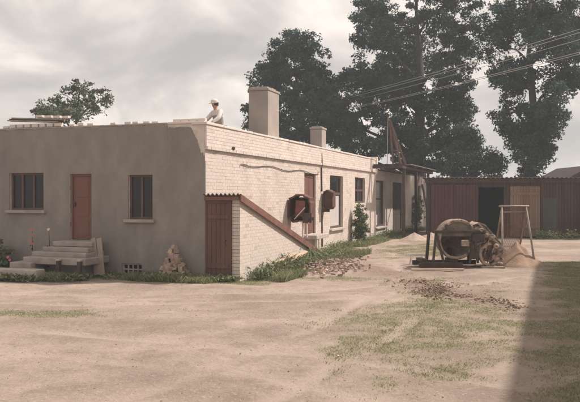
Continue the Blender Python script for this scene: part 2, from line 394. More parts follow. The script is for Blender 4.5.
def putE(mb, s, t, z, zt, j, c): mb.box(EX - .02, EX + j, s, t, z, zt, c)
courses(bw, HL + .01, EL, 0, EHT - .01, OPEN_E, putE, 2)
tag(bw.build('brickwork', M['brick'], house), kind='stuff')
pw = MB()
def putP(mb, s, t, z, zt, j, c):
    if s < 6.2: brick_piece(house, M['parapet'], (-.02 + j, s, z), (.065, t - s, zt - z), c)
    else: mb.box(-.02, .045 + j, s, t, z, zt, c)
courses(pw, 0, HL + .1, LEDGE + .06, HT - .07, [], putP, 3)
pw.box(-.02, .04, .002, HL + .098, LEDGE + .05, HT - .06, (.97, .97, .96))
tag(pw.build('parapet_brickwork', M['parapet'], house), kind='stuff')
# ledge course and coping slabs
lg = MB()
a = 0
while a < HL + .1:
    q = min(a + .255, HL + .12); lg.box(-.02, .085 + random.uniform(-.006, .006), a, q - .01, LEDGE - .035, LEDGE + .048, (random.uniform(.85, 1.0),) * 3); a += .262
tag(lg.build('ledge_course', M['parapet'], house), kind='stuff')
a = -.06; k = 0
while a < HL + .1:
    q = min(a + 1.2, HL + .16)
    MB().box(-.4, .075 + random.uniform(-.008, .008), a, q - .012, HT - .068, HT + random.uniform(-.008, .012)).build('coping_slab', M['parapet'], house, bevel=.012); a += 1.2
MB().box(-.42, .1, HL + .1, HL + .42, HT - .9, HT + .12).build('parapet_pier', M['parapet'], house, bevel=.015)
# brick core of the end wall that shows at the bare corner, and the render coat over it
ec = MB()
def putL(mb, s, t, z, zt, j, c): mb.box(-t, -s, .03 - .028 - j, .05, z, zt, c)
courses(ec, .0, 1.3, 3.3, HT - .02, [], putL, 5)
ec.box(-1.3, .0, .0045, .049, 3.25, HT - .03, (.8, .8, .8))
tag(ec.build('bare_corner_brickwork', M['brick'], house), kind='stuff')
pl = MB()
for p, q, z0, z1 in cells(1.2, 9.5, -.3, HT - .12, OPEN_L): pl.box(-q, -p, -.022, .01, z0, z1)
for p, q, z0, z1 in cells(.0, 1.2, -.3, 3.55, OPEN_L): pl.box(-q, -p, -.022, .01, z0, z1)
x = 0.0; r = random.Random(4)
while x < 1.2:
    top = 3.55 + .88 * float(sstep(.02, .55, x)) ** .8 + r.uniform(-.05, .04) + .03 * math.sin(x * 31); pl.box(-x - .03, -x, -.022 + r.uniform(0, .004), .01, 3.55, min(top, HT - .12 + r.uniform(-.01, .01))); x += .03
x = 1.2
while x < 9.5:
    wdt = r.uniform(.05, .3); pl.box(-min(x + wdt, 9.5), -x, -.022 + r.uniform(0, .003), .01, HT - .12, HT - .035 + r.uniform(-.02, .012)); x += wdt
# corner return over the brick below the canopy of the cellar
pl.box(.0, .012, -.022, .03, -.3, 3.4)
pl.build('render_coat', M['stucco'], house)
x = 0
while x < 9.4:
    MB().box(-x - 1.19, -x, -.035 + r.uniform(-.01, .01), .38, HT - .03, HT + .02 + r.uniform(-.01, .01)).build('coping_slab', M['parapet'] if x < 1 else M['concrete'], house, bevel=.01); x += 1.2

def pb(mb, pl_, a0, a1, o0, o1, z0, z1, c=(1, 1, 1)):
    if pl_ == 'L': mb.box(-a1, -a0, -o1, -o0, z0, z1, c)
    else: mb.box(o0, o1, a0, a1, z0, z1, c)
def window(pl_, a0, a1, z0, z1, mull, trans, off=0., dp=.14, sill=True, fm='frame', fw=.065, curtain=None, sillm='concrete'):
    f = MB(); o1 = off - dp; o0 = o1 - .07
    xs = [a0] + [a0 + (a1 - a0) * m for m in mull] + [a1]; zs = [z0] + [z0 + (z1 - z0) * m for m in trans] + [z1]
    for i, x in enumerate(xs):
        lo = x if i == 0 else (x - fw if i == len(xs) - 1 else x - fw / 2); pb(f, pl_, lo, lo + fw, o0, o1, z0, z1)
    for i, z in enumerate(zs):
        lo = z if i == 0 else (z - fw if i == len(zs) - 1 else z - fw / 2); pb(f, pl_, a0 + fw, a1 - fw, o0 + .004, o1 - .004, lo, lo + fw)
    fo = f.build('window', M[fm], house)
    for xa, xb in zip(xs[:-1], xs[1:]):
        for za, zb in zip(zs[:-1], zs[1:]):
            p = MB(); pb(p, pl_, xa + fw * .4, xb - fw * .4, o0 + .02, o0 + .03, za + fw * .4, zb - fw * .4); p.build('pane', M['glass'], fo)
    if curtain:
        p = MB(); ca, cb, cz0, cz1 = curtain; pb(p, pl_, ca, cb, o0 + .032, o0 + .04, cz0, cz1); p.build('curtain', M['curtain'], fo)
    if sill:
        s = MB(); pb(s, pl_, a0 - .1, a1 + .1, off - .1, off + .12, z0 - .09, z0 - .002); s.build('sill', M[sillm], fo, bevel=.01)
    return fo
window('L', 5.49, 6.77, 1.96, 3.12, (.34, .67), (), off=.022, dp=.10)
window('L', 1.68, 2.50, 1.71, 3.02, (.5,), (), off=.022, dp=.10)
window('R', 12.96, 15.2, .9, 3.34, (), (.66,), curtain=(13.1, 15.0, 1.0, 2.4), sillm='pale_concrete', fw=.11, dp=.12)
window('R', 17.6, 19.8, 2.03, 3.36, (.5,), (.5,), sill=False, fw=.1, dp=.12)
window('R', 22.3, 24.9, .6, 3.3, (), (.6,), off=EX, curtain=(22.45, 23.4, .7, 1.3), sillm='pale_concrete', fw=.1)
window('R', 36.0, 38.6, .8, 3.2, (.5,), (), off=EX)
# doors
def door(pl_, a0, a1, z0, z1, off, m, leaves=1, dp=.08, panels=3):
    fr = MB()
    for lo in (a0, a1 - .06): pb(fr, pl_, lo, lo + .06, off - dp - .08, off - dp + .015, z0, z1)
    pb(fr, pl_, a0 + .06, a1 - .06, off - dp - .08, off - dp + .014, z1 - .07, z1)
    d = fr.build('door', M[m], house); wl_ = (a1 - a0 - .12) / leaves
    for i in range(leaves):
        s = a0 + .06 + i * wl_; lf = MB(); pb(lf, pl_, s + .006, s + wl_ - .006, off - dp - .05, off - dp - .012, z0 + .02, z1 - .075)
        lf.build('door_leaf', M[m], d)
        for k in range(panels):
            hz = (z1 - z0 - .25) / panels; p = MB(); pb(p, pl_, s + .1, s + wl_ - .1, off - dp - .03, off - dp - .002, z0 + .12 + k * hz, z0 + .02 + (k + 1) * hz); p.build('door_panel', M[m], d, bevel=.008)
    h = MB(); pb(h, pl_, a1 - .14, a1 - .11, off - dp - .01, off - dp + .05, z0 + 1.0, z0 + 1.14); h.build('handle', M['iron'], d, bevel=.006)
    return d
door('L', 3.76, 4.52, 1.07, 3.07, .022, 'red_door')
door('R', 9.2, 10.75, .83, 3.33, 0, 'red_door', leaves=2, panels=2)
door('R', 27.2, 30.4, .08, 3.28, EX, 'timber', leaves=2, panels=3)
s = MB(); s.box(.0, .55, 9.1, 10.9, .66, .82); s.build('door_step', M['pale_concrete'], house, bevel=.015)
for q in ((.1, 9.3), (.1, 10.5), (.42, 9.3)):
    s = MB(); s.box(q[0], q[0] + .1, q[1], q[1] + .12, -.1, .657); s.build('step_support', M['white_paint'], house)
# lattice of the cellar vent
lt = MB()
for k in range(5): lt.box(-2.72 + .02 + k * .16, -2.72 + .06 + k * .16, .02, .06, .07, .40)
for z in (.07, .21, .36): lt.box(-2.72, -2.04, .015, .065, z, z + .035)
vt = lt.build('cellar_vent', M['concrete'], house); s = MB(); s.box(-2.72, -2.04, .2, .25, .07, .4); s.build('vent_back', M['dark'], vt)
# chimneys
def chimney(x0, x1, y0, y1, z1, flue):
    m = MB(); m.box(x0, x1, y0, y1, 4.1, z1 - .12)
    c = m.build('chimney', M['chimney'], house, bevel=.02)
    m = MB(); m.box(x0 - .03, x1 + .03, y0 - .03, y1 + .03, z1 - .118, z1 - .03); m.build('chimney_cap', M['chimney'], c, bevel=.02)
    m = MB(); r = random.Random(int(z1 * 100))
    for k in range(flue): m.box(x0 + .05, x1 - .05, y0 + .06 + k * .24, y0 + .26 + k * .24, z1 - .029, z1 + .01 + r.uniform(0, .03))
    m.build('flue_brick', M['chimney'], c, bevel=.01)
chimney(-1.15, -.39, 6.1, 7.3, 6.38, 4)
chimney(-.95, -.4, 13.0, 13.7, 5.55, 2)
# wall fittings
m = MB(); m.tube([(.05, 1.84, 3.87), (.12, 1.84, 3.86)], .05, 12); m.build('drain_spout', M['iron'], house)
m = MB(); m.tube([(.03, 11.5, 4.3), (.07, 11.5, 3.72), (.035, 11.5, 3.6), (.035, 11.55, 2.6)], .035, 8); m.build('conduit', M['rust'], house, smooth=True)
m = MB(); m.tube([(.035, 11.6, 1.8), (.035, 11.62, .2)], .03, 8); m.build('conduit', M['rust'], house, smooth=True)
pts = [(.03, 2.6 + i * .5, 3.42 - .05 * math.sin(i * .9) - i * .004) for i in range(18)]
m = MB(); m.tube(pts, .014, 6); m.build('cable', M['iron'], house)
for y in (2.6, 2.9, 11.1):
    m = MB(); m.tube([(-.01, y, 3.42), (.1, y, 3.42), (.1, y, 3.5)], .018, 6); m.build('insulator', M['white_paint'], house)

# ------------------------------------------------------------------ cellar entrance lean-to
ce = empty('cellar_entrance', hw(0, 0), HA); tag(ce, 'sloping brick cellar entrance with maroon plank door against the house corner', 'cellar entrance')
SW = 1.06; Z0 = 2.38; SL = Z0 / 8.7
def slope(y): return Z0 - SL * y
m = MB(); m.prism([(.05, -.3), (8.6, -.3), (8.6, slope(8.6) - .03), (.05, Z0 - .05)], SW - .24, SW - .003, ax=0); m.build('side_wall', M['mortar'], ce)
m = MB()
courses(m, .04, 8.6, 0, Z0, [], lambda mb, s, t, z, zt, j, c: brick_piece(ce, M['brick'], (SW - .02 + j, s, z), (.02, t - s, zt - z), c) if s < 4.6 else mb.box(SW - .02, SW + j, s, t, z, zt, c), 11, lim=lambda z, zt: (Z0 - .06 - zt) / SL)
for k in range(24): m.box(SW - .23, SW - .02, .02 - random.uniform(0, .006), .06, k * .1, k * .1 + .086, (random.uniform(.9, 1.03),) * 3)
tag(m.build('brickwork', M['brick'], ce), kind='stuff')
m = MB(); m.box(.012, .07, -.03, .05, -.05, 2.28); m.box(SW - .3, SW - .24, -.03, .05, -.05, 2.28); m.box(.07, SW - .3, -.03, .05, 2.2, 2.28); m.build('door_frame', M['maroon'], ce)
nb = 5; bwid = (SW - .37) / nb
for k in range(nb):
    m = MB(); m.box(.07 + k * bwid + .004, .07 + (k + 1) * bwid - .004, -.015 + random.uniform(-.004, .004), .02, -.03, 2.195); m.build('door_board', M['maroon'], ce, bevel=.004)
for z in (.35, 1.75):
    m = MB(); m.box(.08, SW - .31, -.04, -.02, z, z + .12); m.build('door_ledge', M['maroon'], ce, bevel=.005)
m = MB(); m.tube([(SW - .4, -.02, 1.15), (SW - .4, -.07, 1.15), (SW - .4, -.07, 1.0), (SW - .4, -.02, 1.0)], .012, 6); m.build('handle', M['iron'], ce)
m = MB(); nxs = 80; vs = []; fs = []
for j, y in enumerate((-.14, 8.75)):
    for i in range(nxs + 1):
        x = .0 + (SW + .05) * i / nxs; vs.append((x, y, slope(y) + .035 + .03 * math.sin(x / .13 * 2 * math.pi)))
for i in range(nxs): fs.append((i, i + 1, nxs + 2 + i, nxs + 1 + i))
nv = len(vs); vs += [(a, b_, c_ - .016) for a, b_, c_ in vs]; fs += [tuple(q + nv for q in f[::-1]) for f in fs]; fs += [(i + 1, i, nv + i, nv + i + 1) for i in range(nxs)]
m.add(vs, fs); m.build('corrugated_roof', M['asbestos'], ce, smooth=False)
m = MB(); m.prism([(-.1, slope(-.1) - .15), (8.75, slope(8.75) - .15), (8.75, slope(8.75) + .05), (-.1, slope(-.1) + .05)], SW + .055, SW + .095, ax=0); m.build('fascia_board', M['fascia'], ce)
m = MB(); m.box(.012, SW + .02, -.1, -.06, 2.28, 2.38); m.build('front_board', M['fascia'], ce)

# ------------------------------------------------------------------ concrete steps
st = empty('concrete_steps', hw(-4.1, 0), HA); tag(st, 'worn concrete steps climbing to the red door in the grey wall', 'steps')
# local x relative to the door side; right end at x = +0.72
lev = [(1.05, -.64, .72, .6), (.90, -.84, .74, .8), (.76, -1.08, .8, 1.0), (.62, -1.15, .95, 1.3), (.48, -1.45, -.7, 1.5)]
for i, (zt, xl, xr, fr) in enumerate(lev):
    m = MB(); m.box(xl, xr, -fr, -.03, zt - (.148 if i < 3 else (.2 if i == 3 else .5)), zt + random.uniform(-.006, .006))
    so_ = m.build('step', M['concrete'], st, bevel=.025); so_.rotation_euler = (0, R(random.uniform(-.5, .5)), R(random.uniform(-1, 1)))
m = MB(); m.box(-1.0, .6, -.75, -.03, -.1, .41); m.build('step_base', M['concrete'], st)
for x in (.1, .8):
    m = MB(); m.box(x, x + .1, -1.42, -1.32, -.1, .55); p = m.build('step_post', M['iron'], st); m = MB(); m.box(x - .015, x + .115, -1.435, -1.305, .551, .60); m.build('post_cap', M['pale_concrete'], p, bevel=.01)
m = MB(); m.box(-.75, .75, -.2, .2, -.05, .33); bo = m.build('concrete_block', M['pale_concrete'], bevel=.03, loc=hw(-5.0, -1.8)); bo.rotation_euler = (0, 0, HA + .05)
tag(bo, 'pale concrete block lying on the ground at the foot of the steps', 'block')
for k, (x, tx) in enumerate(((-3.17, -.1), (-3.0, -.02))):
    m = MB(); m.box(-.085, .085, -.02, .02, 0, 1.1); o = m.build('plank', M['plank'], bevel=.004, loc=hw(x, -.62, .1)); o.rotation_euler = (R(-10), R(-14 + 2 * k), HA)
    tag(o, ('left', 'right')[k] + ' one of two grey boards leaning beside the concrete steps', 'plank', 'boards leaning by the steps')

# ------------------------------------------------------------------ canopy with hoist
cp = empty('timber_canopy', hw(0, 0), HA); tag(cp, 'dark timber canopy on tall posts along the far brick wall', 'canopy')
for y in (22.3, 26.4, 31.5):
    m = MB(); m.box(1.57, 1.73, y - .08, y + .08, -.1, 3.92); m.build('post', M['timber'], cp, bevel=.01)
m = MB(); m.box(1.53, 1.76, 21.2, 33, 3.925, 4.07); m.build('beam', M['timber'], cp, bevel=.01)
for y in (21.45, 24.3, 27.2, 30.1, 32.8):
    m = MB(); m.box(.09, 1.9, y - .06, y + .06, 4.075, 4.17); m.build('rafter', M['timber'], cp, bevel=.01)
m = MB(); m.box(.1, 1.53, 21.3, 21.5, 3.93, 4.07); m.build('cross_beam', M['timber'], cp, bevel=.01)
for k in range(8):
    m = MB(); m.box(.1 + k * .24, .32 + k * .24, 22.6, 33.1, 4.175, 4.195 + random.uniform(0, .01)); m.build('roof_board', M['plank'], cp)
m = MB(); m.bar((1.64, 26.5, 2.6), (1.64, 28.0, 3.92), .1, .08); m.build('brace', M['timber'], cp)
m = MB(); m.bar((1.64, 31.4, 1.2), (1.0, 33.0, 3.2), .12, .08); m.build('brace', M['timber'], cp)
ho = empty('wooden_hoist', hw(1.0, 22.0, 4.17), HA); tag(ho, 'tall pointed wooden hoist of leaning timbers on top of the canopy', 'hoist')
ap = Vector((-.05, -.2, 2.5))
for q, w_ in (((.78, .1, .03), .13), ((.45, .5, .03), .11), ((.15, -.25, .03), .1)):
    m = MB(); m.bar(q, ap, w_, w_ * .8); m.build('leg', M['hoist'], ho)
m = MB(); m.tube([(-.17, -.35, -.1), (-.13, -.3, 2.65)], .022, 6); m.build('rope', M['pole'], ho)
for t in (.3, .55):
    a_ = Vector((.78, .1, .03)).lerp(ap, t); b_ = Vector((.15, -.25, .03)).lerp(ap, t); m = MB(); m.bar(a_, b_, .07, .05); m.build('crosspiece', M['hoist'], ho)
m = MB(); m.lathe([(.02, -.03), (.09, -.03), (.1, -.02), (.085, 0), (.1, .02), (.09, .03), (.02, .03)], 18, Matrix.Translation((-.06, -.27, 2.42)) @ Matrix.Rotation(R(90), 4, 'Y')); m.build('pulley', M['iron'], ho)

# ------------------------------------------------------------------ rusty wall cabinets
c1 = empty('metal_cabinet', hw(0, 7.1, 1.35), HA); tag(c1, 'big rusty open metal cabinet jutting from the brick wall above the cellar roof', 'cabinet', 'rusty wall cabinets')
def rrect(x0, x1, z0, z1, r, n=5):
    pts = []
    for cx_, cz_, a0 in ((x1 - r, z1 - r, 0), (x0 + r, z1 - r, 90), (x0 + r, z0 + r, 180), (x1 - r, z0 + r, 270)):
        for i in range(n + 1):
            a = R(a0 + 90 * i / n); jj = 1 + .07 * math.sin(7 * a + 3) + .05 * math.sin(13 * a); pts.append((cx_ + r * jj * math.cos(a), cz_ + r * jj * math.sin(a)))
    return pts
def hollow(mb, o, i, y0, y1):
    n = len(o); vs = [(x, y0, z) for x, z in o] + [(x, y0, z) for x, z in i] + [(x, y1, z) for x, z in i] + [(x, y1, z) for x, z in o]
    fs = []
    for k in range(n):
        l = (k + 1) % n
        fs += [(k, l, n + l, n + k), (n + k, n + l, 2 * n + l, 2 * n + k), (2 * n + k, 2 * n + l, 3 * n + l, 3 * n + k), (3 * n + k, 3 * n + l, l, k)]
    mb.add(vs, fs)
m = MB(); hollow(m, rrect(.03, .92, .05, 1.08, .3), rrect(.09, .86, .11, 1.02, .26), 0, .55); m.build('shell', M['rust'], c1, smooth=False)
m = MB(); m.box(.1, .85, .5, .54, .12, 1.0); m.build('back_panel', M['rust'], c1)
m = MB(); m.box(.25, .62, .05, .08, .32, .92, T=Matrix.Rotation(R(5), 4, 'Y')); m.build('inner_panel', M['rust_red'], c1, bevel=.02)
m = MB(); m.bar((.3, -.03, .18), (.72, -.05, .62), .06, .03); m.build('stick', M['white_paint'], c1)
m = MB(); m.box(.55, .61, .1, .16, -.5, .06); m.box(.72, .77, .1, .16, -.5, .06); m.box(.5, .8, .08, .18, .03, .052); m.build('support', M['white_paint'], c1)
m = MB(); m.box(.6, .95, .02, .06, .05, .42); m.build('door_flap', M['iron'], c1)
c2 = empty('metal_cabinet', hw(0, 11.6, 1.7), HA); tag(c2, 'smaller dark hooded metal cabinet between the red side door and curtained window', 'cabinet', 'rusty wall cabinets')
m = MB(); hollow(m, rrect(.06, .5, .12, .95, .17), rrect(.1, .46, .16, .91, .14), 0, .5); m.build('shell', M['rust'], c2)
m = MB(); m.box(.11, .45, .1, .14, .18, .9); m.build('front_panel', M['rust'], c2)
m = MB(); m.bar((.3, -.02, .93), (.62, .1, .78), .2, .03); m.build('hood', M['plank'], c2)
m = MB(); m.box(.0, .3, .15, .3, .0, .13); m.build('bracket', M['rust'], c2)

# ------------------------------------------------------------------ barn
bn = empty('plank_barn', (7.8, 42.3, 0), R(-.6)); tag(bn, 'long low dark brown plank barn with open doorway behind the yard', 'barn')
def boards(x0, x1, z0, z1, m, name, y=0., wd=.17, seed=1, tint=(1, 1, 1), stuff=True):
    r = random.Random(seed); mb = MB(); x = x0
    while x < x1 - .02:
        q = min(x + wd * r.uniform(.85, 1.2), x1); v = r.uniform(.88, 1.1); j = r.uniform(-.012, .012)
        mb.box(x + .006, q - .006, y - .02 + j, y + .02, z0 + r.uniform(-.02, .02), z1, (v * tint[0], v * tint[1], v * tint[2])); x = q
    o = mb.build(name, M[m], bn)
    if stuff: o['kind'] = 'stuff'
    return o
BL = 26
boards(0, .25, 0, 3.2, 'barn', 'wall_boards', seed=1)
boards(.25, 2.95, .05, 3.05, 'barn', 'sliding_door_boards', y=-.06, seed=2, tint=(1.3, .93, .96))
boards(2.95, 4.55, 2.9, 3.2, 'barn', 'lintel_boards', seed=3); boards(.25, 2.95, 3.055, 3.2, 'barn', 'lintel_boards', seed=8)
boards(4.55, 4.75, 0, 3.2, 'barn', 'wall_boards', seed=4)
boards(4.75, 6.45, .08, 2.95, 'orange_wood', 'raw_door_boards', y=-.05, seed=5); boards(4.75, 6.45, 2.955, 3.2, 'barn', 'lintel_boards', seed=9)
boards(6.5, BL, 0, 3.2, 'barn', 'wall_boards', seed=6, tint=(1.05, .95, .95))
m = MB(); m.box(6.6, 7.4, -.06, -.025, .3, 2.3); m.build('grey_hatch', M['grey_wood'], bn, bevel=.01)
for z in (.55, 2.45):
    m = MB(); m.box(4.78, 6.42, -.115, -.078, z, z + .16); m.build('door_ledge', M['orange_wood'], bn)
m = MB()
m.box(0, .1, .03, .13, 0, 3.2); m.add([(0, 0.03, 0), (2.75, 8, 0), (2.75, 8, 2.9), (0, .03, 3.4)], [(0, 1, 2, 3)]); m.add([(2.75, 8, 0), (BL, 8, 0), (BL, 8, 2.9), (2.75, 8, 2.9)], [(0, 1, 2, 3)]); m.add([(BL, .03, 0), (BL, 8, 0), (BL, 8, 2.9), (BL, .03, 3.4)], [(0, 1, 2, 3)])
m.build('outer_walls', M['barn'], bn)
for x in (2.9, 4.5, 6.48, 9.5, 12.5):
    m = MB(); m.box(x - .07, x + .07, .03, .17, 0, 3.2); m.build('post', M['timber'], bn)
m = MB(); n_ = 820; vs = []; fs = []
for y, z in ((-.3, 3.46), (8.2, 2.86)):
    for i in range(n_ + 1):
        x = -.3 + (BL + .6) * i / n_; vs.append((x + (y + .3) * .33, y, z + .03 * math.sin(x / .26 * 2 * math.pi)))
for i in range(n_): fs.append((i, i + 1, n_ + 2 + i, n_ + 1 + i))
nv = len(vs); vs += [(a, b_, c_ - .025) for a, b_, c_ in vs]; fs += [tuple(q + nv for q in f[::-1]) for f in fs]; fs += [(i + 1, i, nv + i, nv + i + 1) for i in range(n_)]
m.add(vs, fs); m.build('corrugated_roof', M['asbestos'], bn)
m = MB(); m.box(-.1, BL, -.12, -.07, 3.15, 3.4); m.build('eaves_board', M['timber'], bn)
# house gable behind the barn
gh = empty('gabled_house', (22.8, 56, 0), 0); tag(gh, 'dark gabled roof peeking over the barn at the right', 'house')
m = MB(); m.box(-2.6, 2.6, 0, 7, -.1, 3.2); m.build('wall', M['barn'], gh)
m = MB(); m.prism([(-2.6, 3.2), (2.6, 3.2), (0, 4.55)], .02, 6.98, ax=1); m.build('gable', M['barn'], gh)
m = MB()
for sg in (-1, 1): m.prism([(sg * 3.0, 3.05), (0, 4.62), (0, 4.74), (sg * 3.0, 3.17)], -.3, 7.3, ax=1)
m.build('roof', M['timber'], gh)
# building right of the yard whose shadow falls across the grass
nbld = empty('rendered_building', (13.6, 27.9, 0), HA - R(.45)); tag(nbld, 'grey rendered building along the right edge of the yard throwing its shadow on the grass', 'building')
m = MB(); m.box(0, 8, -34, 0, -.1, 4.9); m.build('wall', M['stucco'], nbld)
m = MB(); m.box(-.25, 8.25, -34.2, .2, 4.905, 5.08); m.build('roof', M['fibre'], nbld)
for y in (-5, -10, -15, -20, -25):
    m = MB(); m.box(-.03, .02, y - .6, y + .6, 1.2, 2.7); p = m.build('window', M['frame'], nbld); m = MB(); m.box(-.04, -.032, y - .52, y + .52, 1.28, 2.62); m.build('pane', M['glass'], p)

# ------------------------------------------------------------------ concrete mixer
mxr = empty('concrete_mixer', (5.53, 25.0, 0), R(4)); tag(mxr, 'old rusty concrete mixer with big open round drum facing the camera', 'concrete mixer')
DT = Matrix.Translation((0, .0, .98)) @ Matrix.Rotation(R(90 + 6), 4, 'X') @ Matrix.Rotation(R(8), 4, 'Y')
prof = [(.0, -.62), (.30, -.6), (.50, -.42), (.63, -.15), (.65, .12), (.655, .22), (.665, .23), (.665, .3), (.63, .305), (.6, .25), (.6, .12), (.58, -.15), (.46, -.38), (.28, -.55), (.0, -.57)]
m = MB(); m.lathe(prof, 40, DT); m.build('drum', M['drum'], mxr, smooth=False)
m = MB(); m.lathe([(.60, .22), (.67, .22), (.69, .25), (.69, .31), (.67, .335), (.60, .33), (.585, .3), (.585, .25), (.60, .22)], 40, DT); m.build('drum_rim', M['cement'], mxr, smooth=True)
m = MB(); pts = [(.59 * math.cos(R(a)), .59 * math.sin(R(a))) for a in range(8, 173, 8)]
m.prism(pts, .26, .285, ax=2, T=DT); m.build('cover_plate', M['drum'], mxr)
for k in range(3):
    T = DT @ Matrix.Rotation(R(120 * k + 20), 4, 'Z'); m = MB(); m.box(.35, .6, -.02, .02, -.3, .15, T=T); m.build('mixing_blade', M['iron'], mxr)
m = MB(); m.box(-.78, .95, -.48, -.38, 1.16, 1.26); m.build('yoke_bar', M['iron'], mxr, bevel=.01)
for x0, x1 in ((-.72, -.82), (-.72, -.45), (.55, .42), (.55, .7)):
    for y in (-.43,):
        m = MB(); m.bar((x0, y, 1.18), (x1, y, .16), .07, .07); m.build('frame_leg', M['iron'], mxr)
for x0, x1 in ((-.72, -.8), (.6, .68)):
    m = MB(); m.bar((x0, .5, 1.18), (x1, .5, .16), .1, .09); m.build('frame_leg', M['iron'], mxr)
for y in (-.5, .45):
    m = MB(); m.box(-1.3, .15 if y < 0 else .9, y - .08, y + .08, .04, .2); m.build('skid', M['timber'], mxr, bevel=.015)
m = MB(); m.box(-1.2, -1.0, -.42, .37, .2, .3); m.build('cross_timber', M['timber'], mxr); m = MB(); m.box(-.2, 0, -.42, .37, .2, .3); m.build('cross_timber', M['timber'], mxr)
m = MB(); m.box(.1, .34, -.62, -.49, .74, .94); mo = m.build('motor', M['cement'], mxr, bevel=.015); m = MB(); m.tube([(.34, -.55, .84), (.44, -.55, .84)], .03, 12); m.build('motor_shaft', M['iron'], mo)
m = MB(); m.box(.5, .92, -.5, -.4, .86, 1.14); m.build('gear_case', M['iron'], mxr, bevel=.04)
# loading skip with caked cement
m = MB()
sk = [(.55, .95), (.55, 1.42), (.78, 1.52), (1.02, 1.42), (1.58, .78), (1.62, .5), (1.15, .18), (.75, .25)]
n_ = len(sk)
fr_ = [(x, -.3 + .04 * math.sin(i * 2.1), z) for i, (x, z) in enumerate(sk)]; bk = [(x + .03, .55, z) for x, z in sk]; ins = [((x - 1.05) * .8 + 1.05, -.12, (z - .8) * .8 + .8) for x, z in sk]
m.add(fr_ + bk + ins, [(i, (i + 1) % n_, n_ + (i + 1) % n_, n_ + i) for i in range(n_)] + [(i, (i + 1) % n_, 2 * n_ + (i + 1) % n_, 2 * n_ + i)[::-1] for i in range(n_)] + [tuple(range(2 * n_, 3 * n_)), tuple(range(n_, 2 * n_))[::-1]])
skp = m.build('loading_skip', M['cement'], mxr, bevel=.02)
for t in (.2, .45, .7):
    m = MB(); a_ = Vector((.8, -.34, 1.5)).lerp(Vector((1.6, -.34, .66)), t); m.bar(a_, (a_.x - .28 + t * .1, -.3, .3), .035, .03); m.build('skip_rib', M['cement'], skp)
m = MB(); m.bar((.72, -.36, 1.5), (1.66, -.38, .55), .07, .06); m.build('skip_rim', M['pole'], skp)
m = MB(); rl = random.Random(8)
for k in range(90):
    t = rl.random(); sz = rl.uniform(.14, .36); m.stone((.62 + .95 * t + rl.uniform(-.1, .1), rl.uniform(-.42, .35), 1.46 - .75 * t - .75 * rl.random() ** 1.4 + rl.uniform(-.05, .05)), (sz, sz, sz * .8), (1, 1, 1), 9000 + k)
lo_ = m.build('cement_crust', M['cement'], skp, smooth=True); lo_['kind'] = 'stuff'; sm = lo_.modifiers.new('sub', 'SUBSURF'); sm.levels = 2; sm.render_levels = 2
wt = Matrix.Translation((1.14, -.30, .44)) @ Matrix.Rotation(R(90), 4, 'X') @ Matrix.Rotation(R(14), 4, 'Y')
m = MB(); m.lathe([(.32, -.05), (.40, -.05), (.41, 0), (.40, .05), (.32, .05), (.32, -.05)], 32, wt); wo = m.build('wheel', M['cement'], mxr, smooth=False)
for k in range(10):
    a_ = R(36 * k); m = MB(); m.tube([wt @ Vector((.05 * math.cos(a_), .05 * math.sin(a_), 0)), wt @ Vector((.33 * math.cos(a_), .33 * math.sin(a_), 0))], .013, 6); m.build('spoke', M['rust'], wo)
m = MB(); m.tube([wt @ Vector((0, 0, -.1)), wt @ Vector((0, 0, .09))], .06, 14); m.build('hub', M['iron'], wo)
m = MB(); m.bar((.8, -.5, .03), (1.55, -.55, .03), .2, .06); m.build('chock_board', M['plank'], mxr)
# pale plank in front of the skids
m = MB(); m.box(-.85, .85, -.09, .09, 0, .04); o = m.build('plank', M['new_plank'], loc=(4.75, 23.75, .02)); o.rotation_euler = (0, 0, .04); tag(o, 'pale plank lying on the ground in front of the mixer skids', 'plank')

# ------------------------------------------------------------------ sand screen, heaps, trestle
sc_ = empty('sand_screen', (7.7, 25.4, 0), 0); tag(sc_, 'tall bare pole frame with sieve mesh standing over the sand heap', 'sand screen')
TL, TR = Vector((-.48, -.2, 2.02)), Vector((.42, .05, 2.02))
for p, q in (((-.6, -.65, -.05), TL), ((.62, -.3, -.05), TR)):
    m = MB(); m.tube([p, Vector(p).lerp(q, .5) + Vector((.01, 0, 0)), q + (q - Vector(p)) * .03], [.036, .034, .03], 8); m.build('front_pole', M['pole'], sc_, smooth=True)
m = MB(); m.tube([TL + Vector((-.1, -.03, .03)), TR + Vector((.1, .03, .03))], .035, 8); m.build('top_bar', M['pole'], sc_, smooth=True)
m = MB(); m.tube([TL + Vector((-.02, .0, -.17)), TR + Vector((.02, .0, -.17))], .022, 8); m.build('top_bar', M['pole'], sc_, smooth=True)
BLp, BRp = Vector((-.42, .95, .25)), Vector((.5, 1.15, .25))
fm_ = MB(); fm_.bar(TL, BLp, .05, .05); fm_.bar(TR, BRp, .05, .05); fm_.bar(BLp, BRp, .05, .05); fm_.build('mesh_frame', M['plank'], sc_)
m = MB()
for i in range(1, 30):
    t = i / 30; m.tube([TL.lerp(TR, t), BLp.lerp(BRp, t)], .005, 4, cap=False)
for i in range(1, 50):
    t = i / 50; m.tube([TL.lerp(BLp, t), TR.lerp(BRp, t)], .005, 4, cap=False)
tag(m.build('wire_mesh', M['rust'], sc_), kind='stuff')
m = MB(); m.tube([BLp, (-.45, 1.2, -.05)], .03, 8); m.build('rear_pole', M['pole'], sc_); m = MB(); m.tube([BRp, (.52, 1.4, -.05)], .03, 8); m.build('rear_pole', M['pole'], sc_)
